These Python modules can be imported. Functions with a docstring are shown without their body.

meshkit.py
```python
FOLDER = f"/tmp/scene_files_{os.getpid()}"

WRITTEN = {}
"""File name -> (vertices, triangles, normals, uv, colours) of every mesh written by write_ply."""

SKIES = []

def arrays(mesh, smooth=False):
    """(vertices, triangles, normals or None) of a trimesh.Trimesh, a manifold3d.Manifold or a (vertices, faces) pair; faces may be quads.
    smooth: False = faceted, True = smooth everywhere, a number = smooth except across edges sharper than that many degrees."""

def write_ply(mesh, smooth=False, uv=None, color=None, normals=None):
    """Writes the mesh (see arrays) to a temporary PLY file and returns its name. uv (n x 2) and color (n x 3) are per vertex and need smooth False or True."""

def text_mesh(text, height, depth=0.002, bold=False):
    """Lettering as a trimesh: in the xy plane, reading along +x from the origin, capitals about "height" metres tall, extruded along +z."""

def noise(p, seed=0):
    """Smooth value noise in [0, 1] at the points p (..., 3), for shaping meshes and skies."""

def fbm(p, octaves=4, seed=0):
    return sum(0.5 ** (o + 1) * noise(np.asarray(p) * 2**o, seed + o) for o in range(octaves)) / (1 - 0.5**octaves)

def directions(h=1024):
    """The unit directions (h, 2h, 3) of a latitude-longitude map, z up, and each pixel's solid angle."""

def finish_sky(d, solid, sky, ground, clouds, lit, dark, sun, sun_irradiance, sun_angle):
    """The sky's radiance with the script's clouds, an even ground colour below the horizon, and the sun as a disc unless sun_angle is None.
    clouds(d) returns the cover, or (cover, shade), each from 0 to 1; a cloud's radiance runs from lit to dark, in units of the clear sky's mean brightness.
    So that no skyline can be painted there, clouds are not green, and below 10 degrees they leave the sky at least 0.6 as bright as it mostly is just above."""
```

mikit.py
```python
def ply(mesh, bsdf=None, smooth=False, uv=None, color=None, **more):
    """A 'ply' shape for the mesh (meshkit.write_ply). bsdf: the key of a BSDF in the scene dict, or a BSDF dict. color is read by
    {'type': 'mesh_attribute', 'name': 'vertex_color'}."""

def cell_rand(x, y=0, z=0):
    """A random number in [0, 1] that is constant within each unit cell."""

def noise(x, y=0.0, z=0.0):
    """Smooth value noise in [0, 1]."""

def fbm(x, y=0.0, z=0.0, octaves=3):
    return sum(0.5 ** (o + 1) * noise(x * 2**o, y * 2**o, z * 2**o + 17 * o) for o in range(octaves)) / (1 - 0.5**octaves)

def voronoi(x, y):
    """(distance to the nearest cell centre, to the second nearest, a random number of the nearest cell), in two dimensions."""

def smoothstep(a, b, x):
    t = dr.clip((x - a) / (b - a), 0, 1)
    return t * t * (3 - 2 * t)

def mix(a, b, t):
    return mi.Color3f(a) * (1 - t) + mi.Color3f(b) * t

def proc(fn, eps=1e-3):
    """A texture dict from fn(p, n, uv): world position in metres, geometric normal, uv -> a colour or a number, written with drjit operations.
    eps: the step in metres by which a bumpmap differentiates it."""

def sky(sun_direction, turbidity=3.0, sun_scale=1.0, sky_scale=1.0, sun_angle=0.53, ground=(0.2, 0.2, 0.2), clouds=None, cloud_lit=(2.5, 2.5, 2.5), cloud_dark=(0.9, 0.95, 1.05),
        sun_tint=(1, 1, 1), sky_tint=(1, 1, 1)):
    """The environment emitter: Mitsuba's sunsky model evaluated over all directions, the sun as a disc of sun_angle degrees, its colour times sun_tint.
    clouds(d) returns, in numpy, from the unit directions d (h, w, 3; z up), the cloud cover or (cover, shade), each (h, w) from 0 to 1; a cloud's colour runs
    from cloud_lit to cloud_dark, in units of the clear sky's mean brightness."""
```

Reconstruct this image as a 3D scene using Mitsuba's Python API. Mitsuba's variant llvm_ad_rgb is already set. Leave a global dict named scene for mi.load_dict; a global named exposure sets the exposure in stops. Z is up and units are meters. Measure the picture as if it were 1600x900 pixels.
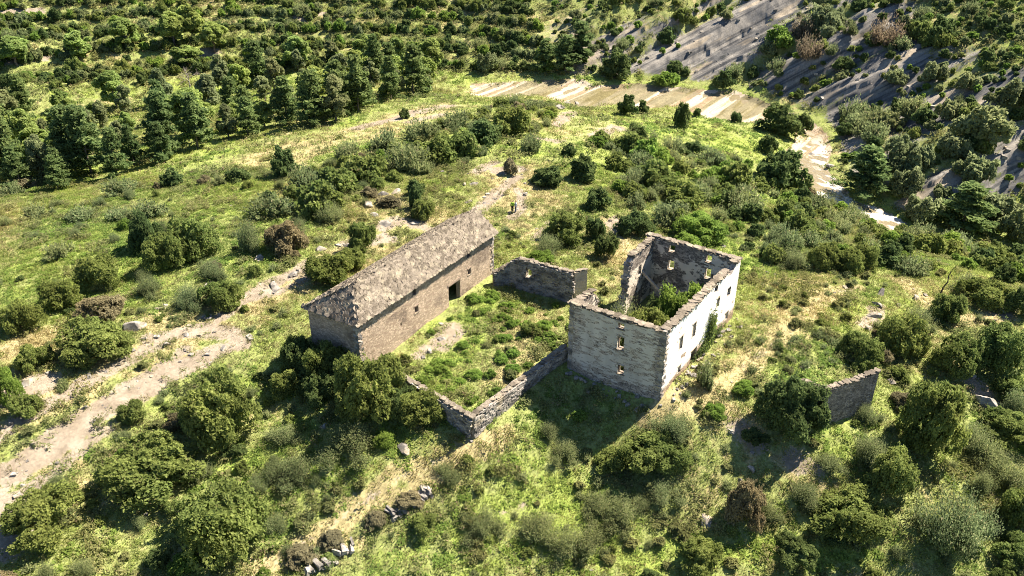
import math, numpy as np, trimesh, mitsuba as mi, mikit, meshkit
import drjit as dr
from mikit import noise, fbm, voronoi, cell_rand, smoothstep, mix
from scipy.interpolate import RBFInterpolator
from scipy.ndimage import gaussian_filter, map_coordinates
from scipy.spatial import cKDTree
from shapely.geometry import Polygon, LineString, Point
import shapely, shapely.affinity
import manifold3d as m3
T = mi.ScalarTransform4f
scene, labels = {}, {}

# ---- camera, sun and sky, exposure
CAM_Z, PITCH = 46.8, math.radians(28.55)
scene['camera'] = {'type': 'perspective', 'fov': 64.6, 'fov_axis': 'x', 'near_clip': 1.0, 'far_clip': 2000.0,
                   'to_world': T().look_at([0, 0, CAM_Z], [0, math.cos(PITCH), CAM_Z - math.sin(PITCH)], [0, 0, 1])}
SUN_EL, SUN_AZ = math.radians(49), math.radians(31)
SUN = [math.cos(SUN_EL) * math.cos(SUN_AZ), math.cos(SUN_EL) * math.sin(SUN_AZ), math.sin(SUN_EL)]
scene['sky'] = mikit.sky(SUN, turbidity=3, sky_scale=0.33, sun_tint=(0.95, 1.0, 1.07))
exposure = 3.75
# ---- surveyed positions in metres (x right of, y beyond the lookout, z up)
CONTROL = [(0.0, 86.0, 0.0), (-6.7, 70.7, 0.0), (-13.2, 69.2, -0.2), (14.6, 63.1, 0.0), (24.9, 78.7, 0.0), (-2.4, 88.6, 0.4), (7.8, 81.2, 0.1), (-3.9, 60.3, -1.2), (6.7, 58.1, -4.0), (1.1, 63.4, -1.1), (4.6, 68.7, -0.3), (9.8, 61.6, -2.8), (-6.8, 63.0, -0.8), (-11.4, 65.7, -0.5), (13.3, 70.7, 0.0), (31.6, 75.7, 0.0), (29.2, 60.8, -1.6), (36.1, 65.6, -1.6), (44.2, 80.1, -1.0), (54.0, 85.0, -1.2), (60.3, 83.3, -2.0), (43.6, 69.7, -2.6), (48.8, 66.1, -4.0), (44.1, 50.5, -8.0), (27.4, 49.6, -7.0), (10.8, 48.7, -6.8), (0.0, 48.4, -6.5), (-9.0, 53.6, -4.2), (-15.8, 47.5, -5.5), (-17.4, 63.5, -1.2), (-23.5, 71.1, -0.3), (-24.1, 59.7, -2.8), (-28.7, 47.1, -5.0), (-41.0, 46.2, -4.0), (-46.4, 57.5, -1.0), (-37.7, 64.8, -0.6), (-29.7, 74.1, 0.2), (18.1, 59.7, -2.8), (22.1, 65.0, -0.8), (22.7, 53.6, -5.0), (-23.7, 81.5, 0.8), (-48.8, 92.3, 1.2), (-63.9, 89.9, 0.6), (-45.9, 107.2, 1.0), (-76.0, 111.0, -0.6), (-28.9, 114.1, 1.2), (-15.5, 114.6, 1.0), (-17.5, 132.7, 0.8), (-19.9, 153.7, 0.0), (-55.4, 133.4, -1.2), (-72.2, 122.1, -2.0), (-82.8, 122.2, -2.6), (-36.9, 151.5, -0.6), (-13.8, 172.5, -1.5), (-43.5, 143.2, -1.0), (-9.1, 105.4, 0.8), (-100.4, 151.4, -7.0), (-83.8, 172.0, -7.0), (-56.7, 203.9, -7.0), (-32.3, 204.4, -5.5), (0.3, 108.2, 0.5), (2.3, 137.2, 1.0), (12.9, 159.1, -1.0), (16.9, 136.7, 0.0), (20.0, 118.3, -0.5), (37.7, 152.7, -5.5), (51.3, 165.3, -7.0), (49.7, 147.3, -7.5), (31.9, 125.8, -3.5), (38.5, 111.7, -3.0), (43.5, 98.8, -2.0), (41.9, 87.9, -1.0), (54.6, 94.1, -2.5), (70.1, 99.9, -4.5), (54.8, 106.0, -4.5), (64.8, 104.8, -5.5), (-6.1, 190.5, -5.0), (3.2, 198.6, -5.6), (15.8, 198.3, -6.3), (17.9, 185.9, -6.0), (31.4, 197.2, -6.8), (39.5, 189.5, -7.0), (54.4, 194.3, -7.6), (50.7, 179.0, -7.4), (61.8, 187.0, -8.3), (68.7, 177.6, -9.5), (58.7, 161.5, -9.2), (63.2, 160.7, -10.3), (60.6, 148.4, -11.2), (63.5, 143.8, -12.0), (68.8, 135.2, -13.5), (120.0, 112.0, -17.0), (160.0, 90.0, -21.0), (60.0, 20.0, -11.0), (0.0, 15.0, -10.0), (-60.0, 15.0, -7.0), (-120.0, 60.0, -3.0), (-130.0, 110.0, -6.0), (110.0, 60.0, -11.0), (150.0, 50.0, -16.0), (-170.0, 150.0, -9.0)]
FOOT = [(-420.0, 140.0, -8.0, 0.15), (-156.96, 159.09, -7.0, 0.15), (-133.38, 184.16, -7.0, 0.15), (-110.42, 197.9, -7.0, 0.15), (-82.04, 207.03, -7.0, 0.16), (-54.5, 216.28, -6.5, 0.16), (-30.66, 216.75, -5.6, 0.17), (-6.57, 208.34, -5.2, 0.18), (8.22, 208.12, -5.8, 0.26), (19.84, 209.19, -6.4, 0.42), (31.71, 211.15, -6.9, 0.55), (43.05, 209.08, -7.2, 0.62), (57.41, 206.56, -7.7, 0.64), (63.9, 197.2, -8.4, 0.62), (70.74, 187.11, -9.4, 0.6), (72.06, 176.53, -10.2, 0.58), (65.77, 157.97, -11.0, 0.55), (65.3, 143.68, -12.2, 0.55), (73.2, 136.94, -14.0, 0.55), (140.0, 118.0, -17.5, 0.55), (190.0, 90.0, -22.0, 0.55), (260.0, 60.0, -26.0, 0.5)]
TRACKS={'dirt_track':[(3.2,[(-46.3,52.7),(-42.9,57.1),(-40.6,61.2),(-37.9,65.1),(-35.3,68.6),(-32.7,70.7)]),(1.3,[(-44.4,49.2),(-42.3,53.3),(-39.7,57.6),(-37.6,61.1)]),(2.2,[(-33.3,70.3),(-30.9,72.4),(-28.9,73.2),(-29.7,74.7),(-31.8,75.5),(-35.0,75.6),(-38.5,73.7)]),(1.7,[(-48.1,57.5),(-45.2,62.4),(-42.2,66.6),(-39.1,70.9),(-36.6,74.3)]),(1.3,[(-43.5,58.6),(-40.1,62.9),(-36.9,67.6),(-34.6,72.3)]),(1.4,[(-36.6,74.3),(-33.3,76.9),(-30.7,81.4),(-27.1,83.5),(-24.8,86.8)]),(2.4,[(-30.2,82.4),(-28.3,85.3),(-26.2,87.7),(-24.9,90.4)]),(2.2,[(-7.4,100.4),(-5.5,106.2),(-2.9,113.4),(-0.5,119.3),(0.8,121.6)]),(1.2,[(0.0,119.7),(1.4,113.9),(1.2,108.5),(0.0,106.2)]),(0.8,[(3.0,99.0),(4.3,102.6),(5.9,105.2)])],'footpath':[(0.7,[(-21.0,47.1),(-17.4,50.2),(-13.5,53.4),(-10.4,56.0),(-5.9,57.8),(-0.6,60.0)]),(0.8,[(13.5,62.1),(17.4,64.0),(22.0,67.6),(27.2,72.6),(32.0,78.2),(37.6,84.9),(42.4,88.0)]),(0.9,[(49.7,90.7),(49.7,84.0),(51.5,81.2),(54.9,81.2),(58.5,83.6)]),(0.6,[(-54.1,69.8),(-51.2,74.5),(-45.6,76.1)]),(1.2,[(13.7,105.9),(15.2,99.8),(15.5,94.9)])]}
BARE=[(1.6,[(-17.6,101.7),(-15.6,103.3)]),(1.5,[(-13.3,102.5),(-10.4,100.4)]),(1.2,[(-18.2,96.9),(-16.7,98.3)]),(1.0,[(-21.8,96.0),(-20.8,97.2)]),(1.1,[(-9.7,71.1),(-7.6,74.2)]),(1.3,[(-7.5,72.9),(-6.7,76.1)]),(2.0,[(8.6,151.7),(13.7,170.7)]),(2.2,[(15.4,144.8),(20.9,155.9)]),(1.6,[(4.6,140.8),(8.0,140.0)]),(2.2,[(-29.2,149.8),(-20.5,159.2),(-13.5,168.9)]),(1.6,[(-19.9,153.3),(-14.1,158.7)]),(2.2,[(-48.4,63.9),(-46.9,65.9)]),(3,[(-42.3,48.9),(-41.9,51.3)]),(1.2,[(43.0,82.7),(39.7,78.2)]),(1.4,[(48.8,70.4),(49.6,67.9)]),(1.3,[(57.6,82.7),(60.1,84.6)]),(1.2,[(21.5,62.0),(22.9,60.1)]),(1.2,[(26.0,58.1),(27.8,57.2)]),(0.5,[(1.1,54.1),(-0.6,53.3)]),(1.1,[(14.7,107.3),(14.7,102.7)]),(2.5,[(91.0,141.6),(95.7,145.6)]),(3,[(92.3,146.6),(97.5,147.7)]),(1.8,[(-2.1,124.2),(1.0,124.4)]),(1.3,[(-6.2,122.7),(-3.2,127.4)]),(4,[(-135.3,216.7),(-127.8,221.8)]),(3,[(-93.2,230.1),(-85.2,233.5)]),(3,[(-65.2,259.6),(-60.0,263.4)]),(3,[(-153.7,252.5),(-144.8,257.8)])]
LUSH=[[(-5.7,54.1),(3.6,58.6),(11.7,56.5),(11.3,48.2),(-8.4,47.3)],[(11.6,55.3),(21.1,51.4),(30.7,55.8),(35.5,54.1),(48.8,59.4),(44.2,49.5),(10.8,48.2)],[(-71.1,102.6),(-60.6,108.9),(-43.4,100.2),(-42.6,88.8),(-48.0,81.3),(-55.2,74.4)],[(-59.3,81.6),(-51.7,84.4),(-45.9,85.3),(-45.1,79.7),(-51.2,74.5),(-53.6,71.4)],[(-46.8,118.4),(-39.6,124.9),(-35.6,117.4),(-42.1,109.8)],[(-92.1,212.1),(-80.1,216.5),(-65.8,213.6),(-59.1,195.1),(-76.1,203.1),(-90.5,202.8)],[(-125.0,205.6),(-100.1,211.7),(-93.7,202.6),(-113.2,196.5)],[(35.3,167.2),(44.6,178.1),(54.3,171.1),(58.2,160.1),(47.9,147.7),(37.9,153.4)],[(28.4,176.1),(36.5,173.3),(35.3,159.8),(26.7,155.9)],[(26.0,129.5),(37.5,140.5),(43.3,135.4),(34.5,127.7)],[(-35.2,133.1),(-25.7,143.1),(-20.4,138.2),(-29.6,127.3)],[(1.7,94.0),(5.2,100.4),(7.8,98.7),(4.1,92.5)],[(2.1,125.7),(5.5,133.0),(10.4,124.2),(4.9,115.7)],[(39.3,86.4),(43.9,88.9),(41.9,82.7),(38.8,80.7)],[(-10.6,70.4),(-5.9,80.7),(-1.6,87.1),(0.0,80.9),(-4.0,70.5),(-6.3,64.6)],[(22.0,70.6),(26.2,76.7),(28.7,78.1),(29.1,74.2),(23.8,69.6)],[(-22.8,59.6),(-19.9,63.0),(-17.5,63.6),(-18.6,56.7)],[(0.0,59.1),(2.4,60.3),(9.3,55.3),(10.0,51.0),(5.6,52.6)],[(15.0,59.5),(21.7,63.3),(23.3,62.0),(17.8,58.4)],[(-31.5,71.0),(-24.8,68.2),(-22.6,64.1),(-24.8,62.6)],[(-31.8,56.3),(-21.6,62.4),(-16.3,56.5),(-22.1,51.6),(-19.4,46.9),(-26.0,46.5)]]
DRY=[[(-50.0,134.0),(-33.8,148.4),(-14.0,175.1),(-10.3,160.4),(-23.3,142.6),(-41.9,125.3)],[(-6.2,122.7),(6.4,129.0),(7.4,108.8),(3.4,98.0),(-1.8,101.9),(-7.4,108.0)],[(30.4,89.7),(40.7,91.2),(36.2,78.8),(22.4,66.6),(18.6,63.2),(26.6,75.4)],[(-53.6,71.4),(-42.3,76.6),(-30.6,85.3),(-23.1,93.9),(-19.0,88.9),(-27.2,77.7),(-33.5,70.8),(-43.0,62.6),(-47.9,60.5)],[(17.9,63.1),(24.4,66.8),(24.0,59.5),(26.9,56.9),(30.1,55.8),(26.0,55.7),(21.1,59.7)],[(-19.9,46.9),(-13.4,52.9),(-5.9,57.5),(-4.6,56.4),(-10.9,50.6),(-13.7,47.2)],[(11.0,96.7),(17.4,110.2),(16.8,95.1),(12.4,82.7)],[(-90.7,135.2),(-65.6,102.3),(-66.0,93.6)],[(-23.7,117.1),(-15.5,114.7),(-7.4,108.0),(-8.7,100.8),(-18.4,85.8),(-23.3,87.1)],[(-1.4,78.0),(5.9,81.4),(4.7,70.8),(0.0,66.7),(-4.9,62.9),(-2.7,70.4)],[(39.2,54.4),(50.3,62.3),(44.2,49.5)]]
NEAR_BANK=[(-9.8,189.0),(-1.5,190.2),(6.2,193.6),(12.0,186.8),(16.2,183.2),(24.1,188.1),(31.3,186.0),(39.4,188.7),(43.3,178.8),(50.2,177.1),(56.8,179.8),(63.8,183.6),(64.3,177.9),(60.6,168.1),(55.8,160.3),(56.3,153.7),(56.8,146.1),(56.9,136.3),(62.8,135.4),(61.0,124.8),(60.1,116.5)]
FAR_BANK=[(-10.5,204.3),(-1.6,206.2),(8.2,208.3),(17.4,210.0),(21.3,206.6),(31.4,209.1),(39.4,207.1),(56.9,204.8),(62.5,195.4),(69.5,184.9),(70.8,176.4),(68.2,165.6),(64.0,156.3),(64.3,149.6),(64.7,141.6),(68.5,140.1),(71.3,135.5)]
PLANTS=[('o',-27.5,61.6,7.1,5.9),('o',-32.4,55.6,8.4,3.8),('o',-24.5,50.0,8.3,5.0),('o',-39.1,49.9,5.7,3.3),('o',-36.2,62.4,2.8,1.7),('o',-43.6,71.0,7.5,3.4),('o',-48.5,68.8,3.3,2.3),('l',-48.7,63.5,2.9,3.5),('o',-46.0,61.6,3.0,2.1),('g',-21.7,59.8,3.6,1.6),('o',-13.1,63.1,6.8,6.1),('o',-16.9,69.9,6.0,3.0),('o',-8.6,62.4,4.4,2.7),('o',-22.6,70.6,2.8,2.7),('d',-18.3,67.0,5.7,3.0),('d',-10.8,62.7,3.7,3.0),('g',-15.4,58.5,5.2,2.4),('g',-18.8,56.1,4.0,1.8),('g',-21.4,56.0,3.4,1.5),('l',-12.0,59.7,2.4,1.1),('g',-28.3,55.7,3.4,1.5),('o',-19.4,94.0,3.7,3.8),('o',-22.2,86.2,6.2,3.2),('o',-20.1,89.8,3.9,2.2),('b',-29.0,93.7,5.3,4.0),('g',-34.0,92.9,3.4,4.0),('o',-40.5,92.5,6.1,5.0),('o',-42.9,88.8,4.7,4.5),('d',-47.2,94.2,4.6,4.9),('o',-49.0,84.5,4.6,3.8),('o',-51.4,80.5,4.3,2.9),('o',-52.7,75.1,3.7,3.3),('o',-33.2,80.5,4.5,2.8),('g',-36.6,79.8,3.6,2.4),('g',-41.7,82.5,3.2,2.1),('b',-45.7,78.1,5.0,2.3),('g',-36.1,86.8,3.4,2.0),('g',-33.8,105.3,5.8,2.6),('g',-28.4,96.4,3.7,2.8),('o',-27.1,105.4,6.2,4.6),('o',-26.3,115.2,5.9,3.5),('o',-23.1,120.9,6.0,3.5),('g',-17.5,124.9,7.1,4.0),('o',-12.6,129.2,7.3,4.2),('o',-8.5,132.2,6.4,3.8),('d',-4.3,138.0,6.9,4.1),('o',0.0,143.6,6.9,4.7),('d',-36.3,122.4,4.6,4.7),('d',-43.5,120.9,3.8,2.0),('g',-45.7,118.4,2.2,1.5),('d',-53.6,120.4,3.6,2.5),('d',-14.2,112.8,3.2,2.6),('d',-13.8,107.7,2.0,3.6),('o',-12.2,104.5,3.7,2.6),('b',-18.1,108.7,3.6,1.6),('g',-25.3,103.2,3.5,2.7),('g',-31.9,116.4,4.8,3.2),('g',-27.6,130.9,4.9,2.9),('g',-22.4,136.2,5.5,3.2),('g',-16.2,141.8,5.7,3.1),('g',-10.8,148.2,5.2,2.9),('o',7.5,99.7,5.3,3.8),('d',12.2,94.6,3.1,2.9),('d',11.3,100.0,2.6,2.8),('d',17.1,102.9,5.4,3.1),('d',5.8,119.0,4.9,2.8),('d',9.8,131.9,2.8,2.0),('d',11.0,122.1,4.6,3.6),('d',12.3,110.7,3.5,2.9),('g',3.5,133.2,3.7,3.0),('b',0.0,123.1,2.3,2.4),('d',4.5,120.1,3.0,2.0),('g',4.6,95.4,4.1,2.2),('l',3.7,92.4,3.7,1.7),('l',25.9,102.1,6.9,3.1),('l',23.3,98.3,4.2,2.2),('o',25.9,116.2,6.7,3.7),('d',49.3,140.3,9.8,6.1),('g',35.9,116.4,6.7,3.7),('g',22.9,106.2,5.0,3.1),('o',22.7,122.8,6.5,4.1),('l',23.4,134.6,6.6,4.1),('o',21.7,138.4,5.6,3.7),('d',34.2,148.1,4.8,2.4),('g',37.1,144.0,5.4,2.7),('o',39.1,132.5,5.5,4.1),('l',36.0,134.0,4.4,2.7),('d',58.3,172.3,8.5,6.2),('d',51.6,158.0,4.1,3.4),('d',25.4,174.8,4.4,4.6),('d',35.7,167.7,3.8,5.4),('d',50.0,176.5,2.6,2.3),('d',29.3,179.0,2.8,2.9),('d',41.9,179.3,2.0,1.8),('d',65.4,178.0,4.3,3.9),('d',-21.2,156.3,2.3,1.8),('p',67.0,145.0,10.7,9.4),('p',81.0,133.0,10.7,7.9),('w',74.5,143.2,5.5,5.2),('w',90.1,130.8,6.7,5.9),('w',75.3,136.7,5.8,4.6),('w',87.9,136.4,7.0,4.9),('w',91.2,152.1,9.9,6.5),('w',86.1,143.2,6.9,4.9),('w',78.1,147.4,4.9,4.9),('w',84.5,149.5,5.7,4.3),('d',99.9,193.1,7.4,6.0),('w',100.5,158.8,7.6,5.6),('w',75.3,151.8,5.5,4.4),('g',77.9,167.9,6.8,4.6),('g',77.5,181.0,6.4,4.5),('b',90.2,200.9,8.3,5.5),('b',75.1,215.6,5.0,6.3),('b',73.2,203.4,5.4,5.3),('l',69.2,214.9,6.7,5.1),('w',79.8,216.3,9.9,7.5),('d',54.0,206.3,5.2,4.4),('d',27.6,212.0,7.6,6.9),('l',39.6,208.4,6.6,2.9),('d',26.2,60.9,6.4,5.7),('o',37.0,71.6,4.1,3.0),('o',42.5,75.0,5.5,4.2),('o',36.3,72.8,3.0,2.2),('o',47.5,72.4,4.9,3.8),('o',52.4,72.8,5.2,5.1),('o',40.3,61.7,6.3,6.9),('o',51.0,81.0,4.1,3.0),('g',46.7,78.9,3.3,2.3),('o',57.6,85.7,6.1,2.7),('d',60.1,82.8,3.0,3.4),('g',57.1,90.0,4.7,2.2),('g',52.6,94.5,4.9,2.3),('d',50.1,97.6,4.7,2.9),('o',43.2,93.4,4.1,2.9),('o',40.5,94.3,4.1,3.2),('g',35.7,93.7,4.2,2.3),('o',46.0,95.1,3.6,3.3),('o',29.8,52.3,7.1,3.2),('g',32.3,57.9,3.7,2.9),('o',34.2,55.6,4.3,4.5),('g',38.4,52.5,6.4,5.0),('o',48.5,63.4,5.6,2.5),('b',20.7,53.2,3.5,3.9),('o',15.9,49.3,3.7,2.2),('d',24.0,49.8,4.0,1.8),('g',45.9,58.4,4.2,2.8),('o',45.9,54.5,3.5,3.7),('g',44.8,61.6,3.7,2.8),('o',12.5,58.7,5.3,2.5),('g',15.2,61.1,4.2,1.9),('o',9.5,58.3,3.5,1.6),('g',29.4,57.6,2.7,1.2),('g',25.5,54.5,3.2,1.7),('g',19.0,65.9,1.6,3.0),('o',44.2,50.8,4.4,2.0),('g',52.2,66.8,3.9,2.5),('o',51.9,69.0,3.3,2.0),('d',22.9,60.1,2.4,1.1),('l',22.9,65.8,2.5,1.1),('l',19.7,62.6,2.4,1.1),('l',-4.5,82.1,3.2,1.5),('l',-7.7,85.4,3.0,1.4),('l',-2.3,83.5,2.7,1.2),('l',3.5,76.7,2.8,1.3),('l',-0.7,74.0,2.5,1.1),('l',-3.9,67.5,2.8,1.3),('l',0.0,68.5,2.6,1.2),('l',-7.2,68.5,2.6,1.2),('o',2.1,75.1,2.1,1.4),('g',4.8,59.0,3.0,1.5),('l',6.6,63.3,1.4,0.8),('g',3.1,61.2,2.4,1.1),('b',-9.0,53.7,2.5,1.1),('b',-11.7,51.9,2.2,1.0),('g',-5.8,56.1,2.6,1.2),('g',-2.2,51.2,3.8,1.7),('g',1.7,51.0,4.3,2.0),('g',5.5,50.6,4.3,2.0),('g',10.2,53.2,4.5,2.0),('g',8.0,53.9,3.4,1.5),('g',13.9,55.1,3.4,1.5),('o',14.9,58.3,3.5,2.0),('b',-15.2,50.1,2.2,1.0),('o',-7.7,51.5,2.4,1.1),('b',-17.6,48.5,2.6,1.2),('o',-87.3,155.9,6.3,4.3),('b',-28.6,93.0,2.4,2.1),('g',-61.1,106.0,4.0,1.8),('g',-68.8,108.3,4.0,1.8),('g',-60.3,116.9,4.8,2.2),('g',-51.5,106.3,4.5,2.0),('b',-81.0,126.3,4.2,1.9),('g',-57.8,92.4,4.0,1.8),('g',-80.5,121.9,3.6,1.7),('g',-55.2,105.2,3.6,1.6),('b',-101.7,179.1,4.3,2.4)]
AREAS={'forest':[(-124.4,185.2),(-115.8,195.5),(-103.0,194.3),(-92.7,196.1),(-78.7,196.7),(-69.8,209.6),(-61.2,215.8),(-56.4,225.3),(-42.7,228.2),(-28.3,226.2),(-16.6,211.0),(-16.8,191.9),(-27.8,173.6),(-35.1,154.5),(-43.8,154.2),(-51.6,150.4),(-59.3,143.9),(-61.5,131.8),(-69.5,127.3),(-73.7,122.8),(-88.5,126.2)],'near_mass':[(15.0,140.2),(26.3,153.1),(33.7,145.4),(50.2,151.0),(58.4,140.4),(68.2,131.2),(71.8,120.7),(92.0,124.4),(70.6,93.6),(58.1,92.6),(49.0,95.0),(37.2,93.0),(30.5,96.2),(29.5,102.7),(23.2,102.7),(20.4,107.9),(15.5,114.4)],'ridge_band':[(-36.0,105.0),(-35.8,114.6),(-29.3,125.4),(-20.4,138.2),(-9.9,153.5),(0.0,175.6),(8.7,180.8),(8.6,151.7),(0.0,137.1),(-8.4,126.0),(-16.0,119.0),(-24.2,109.0),(-29.4,99.9)],'right_low':[(33.6,71.0),(45.5,83.1),(71.7,95.3),(45.9,48.4),(10.6,47.1),(11.0,61.1),(17.8,58.4),(27.8,55.8),(29.9,59.3)],'left_low':[(-39.4,56.9),(-33.5,70.8),(-24.2,65.7),(-18.2,60.7),(-14.1,57.7),(-16.8,52.9),(-19.6,45.8),(-41.2,44.5),(-42.7,47.7)]}
ROCKS=[(-20.9,109.3,np.float64(3.7),np.float64(2.0)),(-19.3,113.1,np.float64(2.3),np.float64(2.1)),(-17.5,114.0,np.float64(2.5),np.float64(1.5)),(-19.3,105.1,np.float64(2.3),np.float64(1.3)),(-16.7,109.8,np.float64(1.3),np.float64(0.9)),(-41.1,75.4,np.float64(2.9),np.float64(2.1)),(-40.0,79.0,np.float64(1.6),np.float64(1.3)),(-39.5,79.9,np.float64(1.6),np.float64(1.7)),(-31.8,91.3,np.float64(2.7),np.float64(3.1)),(-36.0,84.7,np.float64(2.0),np.float64(1.5)),(-34.3,77.9,np.float64(2.3),np.float64(1.4)),(-47.9,66.1,np.float64(2.5),np.float64(2.7)),(-42.9,74.4,np.float64(1.7),np.float64(0.8)),(51.8,82.4,np.float64(3.5),np.float64(2.4)),(44.9,86.2,np.float64(2.0),np.float64(1.6)),(43.3,83.2,np.float64(2.1),np.float64(1.5)),(41.9,80.7,np.float64(2.1),np.float64(1.5)),(40.2,78.0,np.float64(1.9),np.float64(1.4)),(39.0,75.9,np.float64(1.1),np.float64(1.1)),(48.8,85.2,np.float64(1.7),np.float64(1.7)),(46.0,83.6,np.float64(1.1),np.float64(0.8)),(35.4,71.9,np.float64(2.7),np.float64(1.9)),(48.6,67.6,np.float64(3.3),np.float64(4.0)),(49.2,71.7,np.float64(1.8),np.float64(1.8)),(17.3,53.0,np.float64(2.0),np.float64(2.5)),(10.1,174.1,np.float64(3.6),np.float64(2.5)),(7.4,163.3,np.float64(2.9),np.float64(1.8)),(13.1,186.4,np.float64(3.3),np.float64(2.4)),(15.5,190.6,np.float64(2.7),np.float64(2.1)),(-7.4,118.1,np.float64(1.2),np.float64(1.0)),(-11.4,123.7,np.float64(1.2),np.float64(0.9)),(2.0,119.4,np.float64(1.1),np.float64(0.8)),(1.6,122.6,np.float64(0.8),np.float64(0.6)),(-11.8,107.7,np.float64(1.8),np.float64(1.1)),(-7.7,74.2,np.float64(1.4),np.float64(1.1)),(-8.7,72.0,np.float64(1.5),np.float64(0.9)),(-9.3,70.7,np.float64(1.1),np.float64(0.7)),(-24.7,93.8,np.float64(2.1),np.float64(1.5)),(-22.7,95.2,np.float64(1.7),np.float64(1.0)),(-9.9,58.9,np.float64(2.4),np.float64(0.6)),(-18.0,61.8,np.float64(1.5),np.float64(1.1)),(25.3,78.3,np.float64(0.7),np.float64(0.6)),(32.2,90.8,np.float64(0.8),np.float64(0.6)),(33.1,90.4,np.float64(1.0),np.float64(0.6)),(33.9,90.0,np.float64(0.9),np.float64(0.6)),(34.8,89.2,np.float64(0.8),np.float64(0.5)),(22.1,57.6,np.float64(1.3),np.float64(1.1)),(20.8,56.6,np.float64(0.9),np.float64(0.7)),(42.5,68.8,np.float64(1.3),np.float64(1.3)),(63.7,164.4,np.float64(4.1),np.float64(2.2)),(64.2,146.2,np.float64(2.5),np.float64(1.7)),(65.2,156.8,np.float64(3.1),np.float64(1.8)),(57.9,83.4,np.float64(1.7),np.float64(2.0)),(30.0,69.4,np.float64(2.0),np.float64(0.9)),(39.1,69.0,np.float64(1.6),np.float64(1.2)),(-17.6,102.1,np.float64(3.5),np.float64(1.2)),(-13.6,102.5,np.float64(3.0),np.float64(1.2)),(-21.3,95.4,np.float64(2.5),np.float64(0.8)),(-28.0,84.2,np.float64(3.0),np.float64(0.9)),(-6.6,111.5,np.float64(1.7),np.float64(0.9)),(-5.8,118.4,np.float64(2.6),np.float64(1.4)),(-26.5,87.3,np.float64(2.3),np.float64(0.8)),(-41.3,62.9,np.float64(1.2),np.float64(0.5)),(-36.8,72.9,np.float64(1.8),np.float64(0.7)),(-35.3,74.5,np.float64(1.5),np.float64(0.8)),(-42.4,67.1,np.float64(1.2),np.float64(0.5)),(-0.9,101.9,np.float64(1.2),np.float64(1.1)),(3.4,102.7,np.float64(0.7),np.float64(0.4))]
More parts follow.
